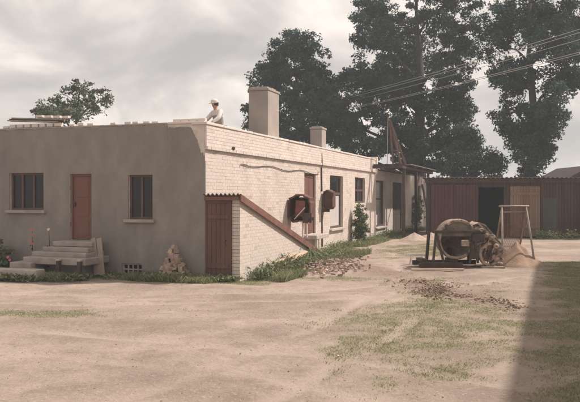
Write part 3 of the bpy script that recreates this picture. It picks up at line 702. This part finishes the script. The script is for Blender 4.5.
def heap(name, x, y, r, h, m, label, seed, sx=1.0, group=None):
    mb = MB(); nr, na = 14, 40; vs = [(0, 0, h)]; fs = []
    for i in range(1, nr + 1):
        for j in range(na):
            a = 2 * math.pi * j / na; rr = r * i / nr * (1 + .18 * (mnoise.noise((math.cos(a) * 1.3 + seed, math.sin(a) * 1.3, 0))))
            t = i / nr; z = h * (1 - t) ** 1.15 + .05 * h * mnoise.noise((rr * math.cos(a) * 5 + seed, rr * math.sin(a) * 5, 1)) * (1 - t) * 3 - (.06 if i == nr else 0)
            vs.append((rr * math.cos(a) * sx, rr * math.sin(a), z))
    for j in range(na): fs.append((0, 1 + j, 1 + (j + 1) % na))
    for i in range(nr - 1):
        for j in range(na): fs.append((1 + i * na + j, 1 + (i + 1) * na + j, 1 + (i + 1) * na + (j + 1) % na, 1 + i * na + (j + 1) % na))
    mb.add(vs, fs); o = mb.build(name, M[m], smooth=True, loc=(x, y, 0)); tag(o, label, 'heap', group); return o
heap('sand_heap', 7.85, 25.6, .98, .85, 'sand', 'orange cone of sifted sand under the sand screen', 1.3)
heap('sand_heap', 6.75, 40.2, .75, .42, 'pale_sand', 'low pale sand heap at the foot of the canopy posts', 4.1, 1.2)
heap('sand_heap', 7.75, 40.6, .8, .4, 'pale_sand', 'low pale sand heap between canopy posts and barn corner', 7.7, 1.3)
tr = empty('sawhorse', (4.45, 25.9, 0), .1); tag(tr, 'small white wooden sawhorse left of the mixer', 'sawhorse')
m = MB(); m.box(-.28, .28, -.035, .035, .30, .37); m.build('top_rail', M['white_paint'], tr, bevel=.005)
for x in (-.2, .2):
    for y in (-.16, .16):
        m = MB(); m.bar((x * 1.1, y, 0), (x, y * .1, .32), .045, .035); m.build('leg', M['white_paint'], tr)

# ------------------------------------------------------------------ stone pile, rubble, soil
sp = empty('stone_pile', hw(-.85, -.3), HA); tag(sp, 'pointed pile of broken pale stones heaped against the grey wall', 'stone pile')
r = random.Random(3); z = 0; k = 0
for lv, (wd, n_) in enumerate(((.82, 6), (.78, 6), (.68, 5), (.55, 4), (.45, 3), (.34, 3), (.24, 2), (.13, 1))):
    for i in range(n_):
        for row in (0, 1):
            if row and lv > 4: continue
            k += 1; m = MB(); v = r.uniform(.65, 1.1)
            s_ = (wd / n_ * r.uniform(.8, 1.6), r.uniform(.14, .28), r.uniform(.11, .2))
            m.stone((-wd / 2 + wd / n_ * (i + .5) + r.uniform(-.03, .03), (.08 if row else -.1) + r.uniform(-.04, .04) + lv * .015, .06 + lv * .125), s_, (v, v * r.uniform(.88, 1), v * r.uniform(.82, 1)), k)
            m.build('stone', M['rubble'], sp, bevel=.012)
m = MB(); r = random.Random(12)
for i in range(650):
    a = r.gauss(0, 1); b_ = r.gauss(0, 1); x = 1.35 + .5 * a + .12 * b_; y = 25.4 + 1.2 * b_
    h = .16 * math.exp(-(a * a + b_ * b_) / 2.2) * r.random(); v = r.uniform(.6, 1.15)
    m.stone((x, y, .04 + h), (r.uniform(.04, .2), r.uniform(.04, .12), r.uniform(.03, .09)), (v, v * r.uniform(.85, 1), v * r.uniform(.8, 1)), 1000 + i)
tag(m.build('brick_rubble', M['rubble']), 'scatter of broken brick rubble beside the weeds at the brick wall', 'rubble', kind='stuff')
m = MB()
for i in range(1700):
    t = r.random(); a = r.gauss(0, .3); x = 3.3 + 1.35 * t + a * 1.1 + .3 * math.sin(t * 9); y = 20.8 - 5.0 * t + a * .5 + r.gauss(0, .35)
    v = r.uniform(.7, 1.3); sz = .012 + .06 * r.random() ** 2.5
    m.stone((x, y, .0 + .05 * r.random() * math.exp(-abs(a) * 4)), (sz, sz * r.uniform(.6, 1), sz * r.uniform(.4, .8)), (v, v * .95, v * .9), 3000 + i)
tag(m.build('soil_clods', M['soil']), 'line of dark dug-up soil clods across the yard before the mixer', 'soil', kind='stuff')
m = MB()
for i in range(900):
    y = 7.5 + 18 * r.random() ** 1.6; x = r.uniform(-.45, .42) * y; sz = r.uniform(.008, .026) * (2 if r.random() < .02 else 1); v = r.uniform(.65, 1.35)
    m.stone((x, y, float(gz(x, y)) + sz * .15), (sz, sz * .8, sz * .55), (v, v * .95, v * .9), 6000 + i)
tag(m.build('pebbles', M['rubble']), 'small pebbles strewn over the dirt yard', 'pebbles', kind='stuff')
for k, (x, y, an, ln) in enumerate(((1.55, 2.9, .35, 1.5), (1.75, 3.5, .3, 1.4), (1.6, 4.3, .45, 1.0))):
    m = MB(); m.box(-ln / 2, ln / 2, -.07, .07, -.015, .015); o = m.build('plank', M['new_plank'], bevel=.003, loc=hw(x - .28, y, .36 + .02 * k)); o.rotation_euler = (R(18), R(-14), HA + R(90) - an)
    tag(o, ('nearest', 'middle', 'farthest')[k] + ' of the three fresh planks lying in the weeds beside the cellar wall', 'plank', 'planks by the cellar wall')

# ------------------------------------------------------------------ things on the roof edge
def rbrick(x, y, z, rz, label, grp, m='parapet', sz=(.25, .12, .088)):
    mb = MB(); mb.box(-sz[0] / 2, sz[0] / 2, -sz[1] / 2, sz[1] / 2, 0, sz[2]); o = mb.build('brick', M[m], bevel=.006, loc=hw(x, y, z)); o.rotation_euler = (0, 0, HA + rz); tag(o, label, 'brick', grp); return o
zt = HT + .032; r = random.Random(9)
ORD = ('leftmost', 'second', 'third', 'fourth', 'fifth', 'sixth', 'seventh', 'eighth', 'ninth')
for i in range(7):
    rbrick(-6.72 + i * .28, .14, zt, r.uniform(-.1, .1), ORD[i] + ' white brick from the left in the row under the roof planks', 'bricks carrying the roof planks', sz=(.22, .16, .11))
pk = empty('plank_stack', hw(-5.95, .16, zt + .115), HA); tag(pk, 'stack of long weathered planks lying tilted on the left roof edge', 'planks')
for k in range(3):
    m = MB(); m.box(-.95 + .06 * k, .95 + .05 * k, -.13 + .02 * k, .11, k * .042, k * .042 + .036, T=Matrix.Rotation(R(3.2), 4, 'Y') @ Matrix.Translation((0, 0, .055))); m.build('plank', M['plank'] if k != 1 else M['grey_wood'], pk)
for i in range(4):
    rbrick(-5.75 + i * .32, .17, zt + .305 - .018 * i, r.uniform(-.1, .1), ORD[i] + ' white brick from the left weighing down the plank stack', 'bricks on top of the planks', sz=(.24, .12, .07))
xs = [-7.0, -4.55, -4.2, -3.9, -3.1, -2.6, -2.3, -1.95, -1.7]
for i, x in enumerate(xs): rbrick(x, r.uniform(.1, .2), zt, r.uniform(-.25, .25), ORD[i] + ' loose white brick from the left along the grey wall top', 'loose bricks on the wall top', sz=(.2, .12, r.uniform(.05, .088)))
for i in range(4): rbrick(-.95 + i * .262, .15, zt, 0, ORD[i] + ' white brick from the left in the fresh row at the house corner', 'fresh bricks at the corner')

# ------------------------------------------------------------------ mason kneeling on the roof
def skin(name, vs, es, rs, m, parent=None, sub=2, root=0):
    me = bpy.data.meshes.new(name); me.from_pydata(vs, es, []); me.update(); me.materials.append(m)
    o = bpy.data.objects.new(name, me); col.objects.link(o)
    if parent: o.parent = parent
    md = o.modifiers.new('skin', 'SKIN'); md.use_smooth_shade = True
    if not me.skin_vertices: 
        bpy.context.view_layer.objects.active = o
    for i, rr in enumerate(rs):
        rr = rr if hasattr(rr, '__len__') else (rr, rr); me.skin_vertices[0].data[i].radius = rr
    me.skin_vertices[0].data[root].use_root = True
    sm = o.modifiers.new('sub', 'SUBSURF'); sm.levels = sub; sm.render_levels = sub
    return o
V = []; Ed = []; Rd = []
def sv(p, r, link=None):
    V.append(p); Rd.append(r)
    if link is not None: Ed.append((link, len(V) - 1))
    return len(V) - 1
pel = sv((0, 0, .30), (.14, .11)); sp1 = sv((0, -.05, .50), (.13, .10), pel); ch = sv((0, -.12, .72), (.15, .11), sp1)
nk = sv((0, -.155, .85), .055, ch); hb = sv((0, -.185, .93), .068, nk); hm = sv((0, -.20, 1.02), (.078, .095), hb); ht = sv((0, -.195, 1.11), (.055, .07), hm)
ns = sv((0, -.305, .985), .014, hm)
for sg in (-1, 1):
    er = sv((sg * .085, -.185, 1.0), .018, hm)
    hp = sv((sg * .1, -.01, .26), .095, pel); kn = sv((sg * .17, -.42, .09), .065, hp); an = sv((sg * .12, .02, .07), .045, kn); to = sv((sg * .12, .15, .045), .035, an)
    sh = sv((sg * .19, -.12, .775), .058, ch); el = sv((sg * .30, -.27, .56), .043, sh)
    wr = sv((sg * .24, -.49, .42), .029, el); pm = sv((sg * .225, -.57, .385), (.036, .018), wr)
    for k in range(4):
        f1 = sv((sg * .225 + (k - 1.5) * .02, -.625 - .006 * (1 - abs(k - 1.3)), .36), .009, pm); f2 = sv((sg * .22 + (k - 1.5) * .019, -.665 + .008 * abs(k - 1.3), .335), .008, f1)
    t1 = sv((sg * .225 - sg * .045, -.555, .37), .01, wr); t2 = sv((sg * .225 - sg * .05, -.60, .345), .009, t1)
pr = skin('person', V, Ed, Rd, M['skin'])
pr.location = hw(-.33, 1.75, 4.21); pr.rotation_euler = (0, 0, R(-48))
tag(pr, 'person in white cap, pale shirt and grey vest kneeling on the roof corner laying bricks', 'person')
skin('shirt', [(0, -.03, .42), (0, -.12, .70), (0, -.15, .81), (.19, -.12, .775), (.30, -.27, .56), (.245, -.47, .43), (-.19, -.12, .775), (-.30, -.27, .56), (-.245, -.47, .43)], [(0, 1), (1, 2), (1, 3), (3, 4), (4, 5), (1, 6), (6, 7), (7, 8)], [(.15, .12), (.165, .125), .075, .085, .07, .05, .085, .07, .05], M['cap'], pr)
skin('vest', [(0, 0, .28), (0, -.05, .50), (0, -.12, .71), (0, -.145, .80), (.15, -.125, .765), (-.15, -.125, .765)], [(0, 1), (1, 2), (2, 3), (2, 4), (2, 5)], [(.18, .15), (.175, .145), (.195, .15), .075, .08, .08], M['vest'], pr)
skin('trousers', [(0, 0, .27), (.1, -.01, .25), (.17, -.42, .1), (.12, 0, .085), (-.1, -.01, .25), (-.17, -.42, .1), (-.12, 0, .085)], [(0, 1), (1, 2), (2, 3), (0, 4), (4, 5), (5, 6)], [(.155, .125), .115, .085, .07, .115, .085, .07], M['trousers'], pr)
m = MB(); T_ = Matrix.Translation((0, -.2, 1.035)) @ Matrix.Rotation(R(8), 4, 'X') @ Matrix.Diagonal((.95, 1.15, 1, 1))
m.lathe([(.1, 0), (.112, .03), (.108, .075), (.085, .115), (.04, .135), (.0, .138)], 20, T_); m.prism([(.09 * math.cos(R(a)), -.085 + .1 * math.sin(R(a)) * (1 if math.sin(R(a)) < 0 else .1)) for a in range(0, 360, 20)], .0, .014, ax=2, T=T_); m.build('cap', M['cap'], pr, smooth=True)
m = MB(); m.lathe([(.095, -.06), (.102, -.02), (.1, .03), (.08, .08)], 16, Matrix.Translation((0, -.175, 1.02))); m.build('hair', M['hair'], pr, smooth=True)
for sg in (-1, 1):
    m = MB(); m.lathe([(0, -.009), (.008, -.005), (.009, 0), (.008, .005), (0, .009)], 10, Matrix.Translation((sg * .034, -.288, 1.012))); m.build('eye', M['dark'], pr, smooth=True)
m = MB(); m.box(-.025, .025, -.292, -.27, .945, .952); m.build('mouth', M['rust_red'], pr)

# ------------------------------------------------------------------ trees
def crown_leaves(blobs, n, size, rg, ry=None, cl=.55, per=38, shade=(.6, 1.5), tint=(1, 1, 1)):
    vol = np.array([b[3] * b[4] * b[5] for b in blobs]) ** .72 * rg.uniform(.55, 1.3, len(blobs)); p = vol / vol.sum()
    nc = n // per; bi = rg.choice(len(blobs), nc, p=p)
    B = np.array([blobs[i] for i in bi])
    d = rg.normal(size=(nc, 3)); d /= np.linalg.norm(d, axis=1)[:, None]; rad = rg.random(nc) ** .42
    Cn = B[:, :3] + d * rad[:, None] * np.maximum(B[:, 3:6] - .22 * cl, .3 * B[:, 3:6])
    rr = cl * rg.uniform(.5, 1.25, nc)
    ci = np.repeat(np.arange(nc), per); m_ = len(ci)
    o = rg.normal(size=(m_, 3)); o /= np.linalg.norm(o, axis=1)[:, None]; o *= (rg.random(m_) ** .45)[:, None] * np.array([.85, .85, .62]); P = Cn[ci] + o * rr[ci][:, None]
    nr = rg.normal(size=(m_, 3)) + np.array([0, 0, .5]); nr /= np.linalg.norm(nr, axis=1)[:, None]
    t = np.cross(nr, rg.normal(size=(m_, 3))); t /= np.linalg.norm(t, axis=1)[:, None]; bt = np.cross(nr, t)
    s = size * rg.uniform(.6, 1.3, m_)[:, None]
    Vq = np.stack([P - t * s, P + bt * s * .5, P + t * s, P - bt * s * .5], 1)
    v = (rg.uniform(*shade, nc)[ci] * rg.uniform(.8, 1.2, m_))[:, None]
    c = np.concatenate([v * rg.uniform(.85, 1.15, (m_, 1)), v, v * rg.uniform(.8, 1.2, (m_, 1))], 1) * np.array(tint)
    return Vq, c, Cn
def tree(name, base, blobs2, label, n, size, seed, trunk_r, top, ydepth=1.0, cl=.85, mat_='leaf', cat='tree', per=110, dj=.6, limbs=3, group=None):
    rg = np.random.default_rng(seed); r = random.Random(seed); bx, by = base
    t_ = empty(name, (bx, by, 0)); tag(t_, label, cat, group)
    bl = []
    for (X, Z, rx, rz) in blobs2:
        ryy = max(rx, rz) * ydepth; bl.append((X - bx, r.uniform(-dj, dj) * ryy * 1.6, Z, rx, ryy, rz))
    Vq, c, Cn = crown_leaves(bl, n, size, rg, cl=cl, per=per); quads('crown', Vq, c, M[mat_], t_)
    m = MB(); k = 9; tp = [(.0 + .25 * math.sin(i * .9 + seed) * i / k, .2 * math.cos(i * 1.1 + seed) * i / k, -.2 + (top + .2) * i / k) for i in range(k + 1)]
    rad = [trunk_r * (1.25 if i == 0 else 1) * (1 - .88 * i / k) + .03 for i in range(k + 1)]
    m.tube(tp, rad, 12); m.build('trunk', M['bark'], t_, smooth=True)
    m = MB(); tv = [Vector(p) for p in tp]
    for b in bl:
        bc = Vector(b[:3]); zc = max(min(bc.z - 1.2 - .3 * (Vector((bc.x, bc.y, 0)).length), top * .9), min(2.2, top * .3))
        i = min(max(int((zc + .2) / (top + .2) * k), 0), k - 1); s_ = tv[i].lerp(tv[i + 1], .5); r0 = max(rad[i] * .5, .06)
        mid = s_.lerp(bc, .5) + Vector((r.uniform(-.3, .3), r.uniform(-.3, .3), .35)); m.tube([s_, s_.lerp(mid, .5) + Vector((0, 0, .12)), mid, bc], [r0, r0 * .8, r0 * .6, r0 * .3], 7)
        for q in range(limbs + 2):
            d = Vector((r.gauss(0, 1), r.gauss(0, 1), r.gauss(.2, .8))).normalized(); e_ = bc + Vector((d.x * b[3], d.y * b[4], d.z * b[5])) * .85; st_ = mid.lerp(bc, r.uniform(.2, 1)); m.tube([st_, st_.lerp(e_, .5) + Vector((0, 0, .15)), e_], [r0 * .35, r0 * .24, .015], 5)
    m.build('limbs', M['bark'], t_, smooth=True)
    return t_
T1 = [(0.7,14.3,2.6,2.1), (-1.9,12.3,2.1,1.7), (2.4,12.4,2.2,1.9), (-2.8,9.7,1.5,1.7), (0.0,10.3,2.6,2.2), (3.3,9.7,1.7,1.9), (1.3,7.7,2.9,1.9), (-3.5,8.3,0.9,0.9), (4.8,8.1,1.6,2.1), (-1.6,7.7,1.7,1.6), (2.4,10.4,2.4,2.2), (4.4,9.8,1.5,1.6), (-1.0,13.4,1.8,1.5)]
T2 = [(9.1,18.1,3.6,3.0), (13.4,18.8,3.2,3.2), (7.3,15.9,2.5,2.5), (11.1,14.7,3.6,2.9), (14.7,15.0,2.1,2.9), (6.7,12.3,2.5,2.1), (9.8,11.4,3.6,2.7), (13.8,11.0,2.7,2.9), (6.2,8.7,2.5,2.3), (9.4,7.4,3.2,2.5), (13.4,6.9,3.0,2.7), (11.1,22.1,4.0,3.0), (7.3,19.2,1.8,1.8), (11.6,4.7,3.6,1.4), (6.2,6.1,2.1,1.6), (15.9,9.6,1.1,1.6)]
T3 = [(17.6,16.6,2.5,2.4), (20.8,17.0,2.5,2.5), (16.5,14.6,1.7,2.0), (19.6,14.2,2.8,2.0), (22.1,14.6,1.9,2.4), (16.9,11.9,1.7,1.7), (17.4,9.3,1.9,1.7), (19.6,9.0,1.4,2.4), (21.8,11.3,1.6,1.3), (18.7,6.8,1.9,2.2), (16.7,8.0,0.9,1.1), (20.0,6.8,1.0,1.9), (18.2,4.8,1.4,1.4), (19.6,19.7,3.9,2.4), (23.5,16.6,1.9,3.1), (20.4,10.9,0.8,1.7), (18.3,11.6,1.4,1.7), (19.0,7.6,2.0,2.4), (19.0,4.9,1.5,1.5)]
T4 = [(15.2,5.3,1.9,1.8), (14.2,6.9,1.3,1.6), (16.6,4.9,1.1,1.3), (15.2,7.1,0.8,1.0), (13.4,4.9,1.6,1.5)]
T5 = [(-14.5,8.9,1.5,1.1), (-16.2,8.5,1.2,0.7), (-13.2,8.9,1.2,1.1), (-13.9,9.7,0.9,0.6), (-16.9,8.1,0.8,0.5), (-12.3,9.0,0.6,0.6), (-14.9,7.7,2.0,0.6)]
tree('broadleaf_tree', (.6, 64), T1, 'rounded dark tree rising behind the two chimneys', 54000, .135, 21, .42, 13.5)
tree('broadleaf_tree', (11.5, 66), T2, 'tallest dark tree behind the hoist reaching out of the picture', 100000, .14, 22, .7, 20)
tree('broadleaf_tree', (18.9, 58), T3, 'tall dark tree with bare trunk behind the barn at the right', 74000, .13, 23, .5, 17.5)
tree('small_tree', (15.0, 61), T4, 'low bushy tree between the two tall trees behind the barn', 14000, .13, 24, .2, 5.5)
tree('fruit_tree', (-14.5, 50), T5, 'thin leafy treetop showing above the grey wall at the left', 4200, .115, 25, .2, 8.8, cl=.5, mat_='leaf_light', per=24)

# ------------------------------------------------------------------ power line
def upole(x, y, h, label, rz):
    p = empty('utility_pole', (x, y, 0), rz); tag(p, label, 'pole', 'utility poles')
    m = MB(); m.tube([(0, 0, -.2), (0, 0, h)], [.13, .09], 10); m.build('post', M['timber'], p, smooth=True)
    m = MB(); m.box(-.8, .8, -.05, .05, h - .45, h - .33); m.build('crossarm', M['timber'], p); m = MB(); m.box(-.6, .6, -.05, .05, h - 1.2, h - 1.08); m.build('crossarm', M['timber'], p)
    for q in (-.7, 0, .7):
        m = MB(); m.lathe([(.0, 0), (.05, 0), (.06, .05), (.035, .08), (.05, .12), (0, .15)], 10, Matrix.Translation((q, 0, h - .33 if q else h))); m.build('insulator', M['white_paint'], p)
A = (4.8, 67.0); Bq = (20.2, 11.0); h1, h2 = 11.2, 9.9
rz_ = math.atan2(Bq[1] - A[1], Bq[0] - A[0]) + math.pi / 2
upole(*A, h1, 'utility pole hidden in the foliage between the chimney tree and tallest tree', rz_); upole(*Bq, h2, 'utility pole right of the yard carrying the near end of the wires', rz_)
WL = [(-.7, -.2, 'lowest pale wire of the upper trio'), (0, .13, 'uppermost pale wire of all'), (.7, -.2, 'middle pale wire of the upper trio'), (-.5, -1.05, 'lower pale wire of the bottom pair'), (.5, -.95, 'upper pale wire of the bottom pair')]
for q, dz, nm in WL:
    ox, oy = q * math.cos(rz_), q * math.sin(rz_); pts = []
    for i in range(33):
        t = i / 32; za = h1 + dz; zb = h2 + dz; pts.append((A[0] + ox + (Bq[0] - A[0]) * t, A[1] + oy + (Bq[1] - A[1]) * t, za + (zb - za) * t - (1.35 - .3 * q) * t * (1 - t)))
    m = MB(); m.tube(pts, .014, 6); o = m.build('power_line', M['wire']); tag(o, nm + ' crossing the tall trees', 'wire', 'overhead wires')

# ------------------------------------------------------------------ grass and weeds
def blades(X, Y, hgt, rg, m, name, label, wd=.012, bend=.5, tint=None):
    n = len(X); Z = gz(X, Y) - .01; h = hgt * rg.uniform(.5, 1.3, n); a = rg.uniform(0, 6.283, n); d = np.stack([np.cos(a), np.sin(a), np.zeros(n)], 1)
    a2 = rg.uniform(0, 6.283, n); l = np.stack([np.cos(a2), np.sin(a2), np.zeros(n)], 1) * (h * bend * rg.random(n))[:, None]
    P = np.stack([X, Y, Z], 1); w_ = (wd * rg.uniform(.6, 1.4, n))[:, None]; up = np.zeros((n, 3)); up[:, 2] = h
    Vq = np.stack([P - d * w_, P + d * w_, P + up * .6 + l * .4 + d * w_ * .6, P + up + l], 1)
    v = rg.uniform(.7, 1.3, n)[:, None]; dry = (rg.random(n) < .25)[:, None]
    c = np.where(dry, v * np.array([1.35, 1.12, 1.1]), v * np.array([1, 1, 1])); o = quads(name, Vq, c, M[m], kind='stuff'); tag(o, label, 'grass'); return o
rg = np.random.default_rng(77)
n = 2800000; X = rg.uniform(-10, 16, n); Y = 8 + 34 * rg.random(n) ** 1.15
keep = (np.abs(X) < .42 * Y + .5); X, Y = X[keep], Y[keep]
cv = cover(X, Y); lx, ly = to_local(X, Y); inside = (lx < 0) & (ly > 0); ins2 = (lx < 1.08) & (ly > 0) & (ly < 8.7)
keep = (rg.random(len(X)) < cv * .75 * (1 - .8 * track(X, Y)) * (1 - .8 * dug(X, Y))) & ~inside & ~ins2; X, Y = X[keep], Y[keep]
print('blades', len(X))
blades(X, Y, .03, rg, 'grass', 'yard_grass', 'short patchy grass growing over the dirt yard', wd=.0055, bend=1.4)
# taller weeds along walls: leafy stems
def weeds(pts, name, label, rg, m='weed', ls=.05):
    V_, C_ = [], []
    for (x, y, h, den) in pts:
        n = int(den); z = rg.random(n) ** .8 * h; sp_ = .06 + .13 * (z / max(h, .1))
        ox = rg.normal(size=n) * sp_; oy = rg.normal(size=n) * sp_
        P = np.stack([x + ox, y + oy, z + .01], 1); a = rg.uniform(0, 6.283, n); t = np.stack([np.cos(a), np.sin(a), rg.uniform(.0, 1.0, n)], 1); t /= np.linalg.norm(t, axis=1)[:, None]
        b_ = np.cross(t, np.array([0, 0, 1.]) + rg.normal(size=(n, 3)) * .4); b_ /= np.linalg.norm(b_, axis=1)[:, None]
        s = (ls * rg.uniform(.6, 1.5, n))[:, None]
        V_.append(np.stack([P, P + t * s + b_ * s * .35, P + t * s * 2.2, P + t * s - b_ * s * .35], 1)); v = (rg.uniform(.7, 1.25) * rg.uniform(.75, 1.25, n))[:, None]
        C_.append(np.concatenate([v * rg.uniform(.9, 1.2), v, v * .95], 1))
    o = quads(name, np.concatenate(V_), np.concatenate(C_), M[m], kind='stuff'); tag(o, label, 'weeds'); return o
r = random.Random(31)
P = []
for i in range(150):
    x = -r.uniform(.0, 7.0); d = abs(r.gauss(0, .28)) + .1
    if -5.9 < x < -3.1 and d < 1.5: d = r.uniform(1.35, 1.75) if x > -4.2 else r.uniform(2.05, 2.2)
    if x > -1.6 and d < .4: d += .35
    X_, Y_, _ = hw(x, -d); P.append((X_, Y_, r.uniform(.06, .2) * (.5 if -2.85 < x < -1.9 else 1), 40))
for i in range(40): X_, Y_, _ = hw(r.uniform(0, 1.0), -r.uniform(.1, .5)); P.append((X_, Y_, r.uniform(.06, .15), 30))
weeds(P, 'wall_weeds', 'strip of green weeds along the foot of the grey wall', rg)
P = []
for i in range(190):
    y = r.uniform(.2, 9.5); t = y / 9.5; x = SW + .1 + abs(r.gauss(0, .32)) ; X_, Y_, _ = hw(x, y); P.append((X_, Y_, r.uniform(.1, .28) + .3 * math.sin(min(t * 3.1, 3.1)) * r.random(), 46))
weeds(P, 'cellar_weeds', 'tall green weeds growing along the sloping cellar wall', rg)
P = []
for i in range(120):
    y = r.uniform(9, 33); x = .25 + abs(r.gauss(0, .4)); X_, Y_, _ = hw(x, y); P.append((X_, Y_, r.uniform(.08, .38), 40))
weeds(P, 'far_wall_weeds', 'weeds along the foot of the long brick wall', rg)
P = [(r.uniform(13.5, 22), 42.3 - .9 + r.gauss(-.2, .3), r.uniform(.2, .55), 40) for i in range(120)]
weeds(P, 'barn_weeds', 'green weeds along the foot of the barn at the right', rg)
def longgrass(n, xr, yr, hgt, name, label, sc=1.2):
    lx_ = rg.uniform(*xr, n) ; ly_ = rg.uniform(*yr, n)
    X_ = CX + lx_ * NV[0] + ly_ * E1[0]; Y_ = CY + lx_ * NV[1] + ly_ * E1[1]
    nz = fbm(X_ * sc, Y_ * sc, 81, 3); k_ = rg.random(n) < sstep(.32, .62, nz); nz = nz[k_]
    blades(X_[k_], Y_[k_], hgt * (.4 + 1.2 * sstep(.4, .7, nz)), rg, 'grass_tall', name, label, wd=.008, bend=.9)
M['grass_tall'] = mat('tall_grass_blade', (.245, .275, .155), .75, .12, .6, 0, attr=True, trans=.3)
longgrass(15000, (-7.2, 1.0), (-1.0, -.05), .125, 'wall_grass', 'uneven long grass along the foot of the grey wall')
longgrass(6000, (-5.0, -3.1), (-1.9, -1.2), .14, 'step_grass', 'long grass under and before the concrete steps')
longgrass(16000, (SW + .05, SW + 1.3), (.1, 11), .16, 'cellar_grass', 'long grass beside the sloping cellar wall')
longgrass(12000, (.1, 1.3), (9, 34), .16, 'brick_wall_grass', 'long grass along the foot of the far brick wall')
def shrub(name, x, y, hgt, rad, n, label, seed, m='weed', ls=.06):
    rg = np.random.default_rng(seed); s = empty(name, (x, y, 0)); tag(s, label, 'shrub'); bl = [(0, 0, hgt * .62, rad, rad, hgt * .42), (rad * .3, 0, hgt * .35, rad * .9, rad, hgt * .3), (-rad * .3, 0, hgt * .3, rad * .8, rad, hgt * .3)]
    Vq, c, Cn = crown_leaves(bl, n, ls, rg, cl=.16, per=14); quads('foliage', Vq, c, M[m], s)
    mb = MB(); rr = random.Random(seed)
    for k in range(5): mb.tube([(rr.uniform(-.05, .05), rr.uniform(-.05, .05), -.05), (rr.uniform(-.5, .5) * rad, rr.uniform(-.5, .5) * rad, hgt * .5), (rr.uniform(-.8, .8) * rad, rr.uniform(-.8, .8) * rad, hgt * .85)], [.02, .014, .006], 6)
    mb.build('stems', M['bark'], s)
X_, Y_, _ = hw(.42, 16.9); shrub('climbing_shrub', X_, Y_, 2.0, .42, 3000, 'upright green shrub against the brick wall below the small window', 41)
X_, Y_, _ = hw(-6.75, -.55); shrub('leafy_bush', X_, Y_, 1.0, .45, 1500, 'green leafy bush under the three-light window left of the steps', 42)
X_, Y_, _ = hw(.4, 34.5); shrub('climbing_shrub', X_, Y_, 2.6, .5, 2600, 'tall shrub against the wall behind the canopy posts', 43)
def flower(x, y, h, heads, m, label, seed):
    f = empty('flower_plant', (x, y, 0)); tag(f, label, 'flower'); r = random.Random(seed)
    mb = MB(); mb.tube([(0, 0, -.02), (.02, 0, h * .5), (0, .01, h)], [.012, .01, .006], 6); mb.build('stem', M['weed'], f)
    for z, dx in heads:
        mb = MB()
        for k in range(7):
            a = R(360 / 7 * k); T = Matrix.Translation((dx, -.03, z)) @ Matrix.Rotation(R(65), 4, 'X') @ Matrix.Rotation(a, 4, 'Z'); mb.add([(0, 0, 0), (.025, -.018, .014), (.052, 0, .02), (.025, .018, .014)], [(0, 1, 2, 3)], T=T)
        mb.lathe([(0, .03), (.018, .025), (.022, 0), (0, -.02)], 8, Matrix.Translation((dx, -.04, z))); mb.build('blossom', M[m], f)
    for k in range(9):
        mb = MB(); z = h * (.1 + .08 * k); T = Matrix.Translation((0, 0, z)) @ Matrix.Rotation(R(137 * k), 4, 'Z') @ Matrix.Rotation(R(25), 4, 'Y'); s = .09 * (1.6 - k * .1)
        mb.add([(0, 0, 0), (s * .6, -s * .35, 0), (s * 1.3, 0, -.02), (s * .6, s * .35, 0)], [(0, 1, 2, 3)], T=T); mb.build('leaf', M['weed'], f)
X_, Y_, _ = hw(-5.55, -.5); flower(X_, Y_, 1.4, ((1.38, 0), (1.22, .04), (1.05, -.03), (.95, .05)), 'petal_red', 'tall stalk with red blossoms against the grey wall', 1)
X_, Y_, _ = hw(-5.75, -1.3); flower(X_, Y_, .62, ((.6, 0), (.52, .06)), 'petal_red', 'low plant with red blossom beside the bottom steps', 2)
X_, Y_, _ = hw(-4.78, -.7); flower(X_, Y_, 1.42, ((1.4, 0),), 'petal_white', 'single pale yellow blossom on a stalk left of the red door', 3)

print('brick parts', len([o for o in house.children if o.name.startswith('brick')]), len([o for o in ce.children if o.name.startswith('brick')]))
# ------------------------------------------------------------------ haze
hz = MB(); hz.box(-420, 420, -320, 620, -1.2, 27); ho_ = hz.build('fade_haze', M['dark'])  # thin air volume added to lift the blacks, giving a faded look
ho_.data.materials.clear(); hm_ = bpy.data.materials.new('fade_volume'); hm_.use_nodes = True; hn = hm_.node_tree.nodes; hn.clear()
ou = hn.new('ShaderNodeOutputMaterial'); pv = hn.new('ShaderNodeVolumePrincipled'); pv.inputs['Color'].default_value = (.88, .95, 1.0, 1); pv.inputs['Density'].default_value = .0015
hm_.node_tree.links.new(pv.outputs[0], ou.inputs['Volume']); ho_.data.materials.append(hm_); ho_['kind'] = 'stuff'
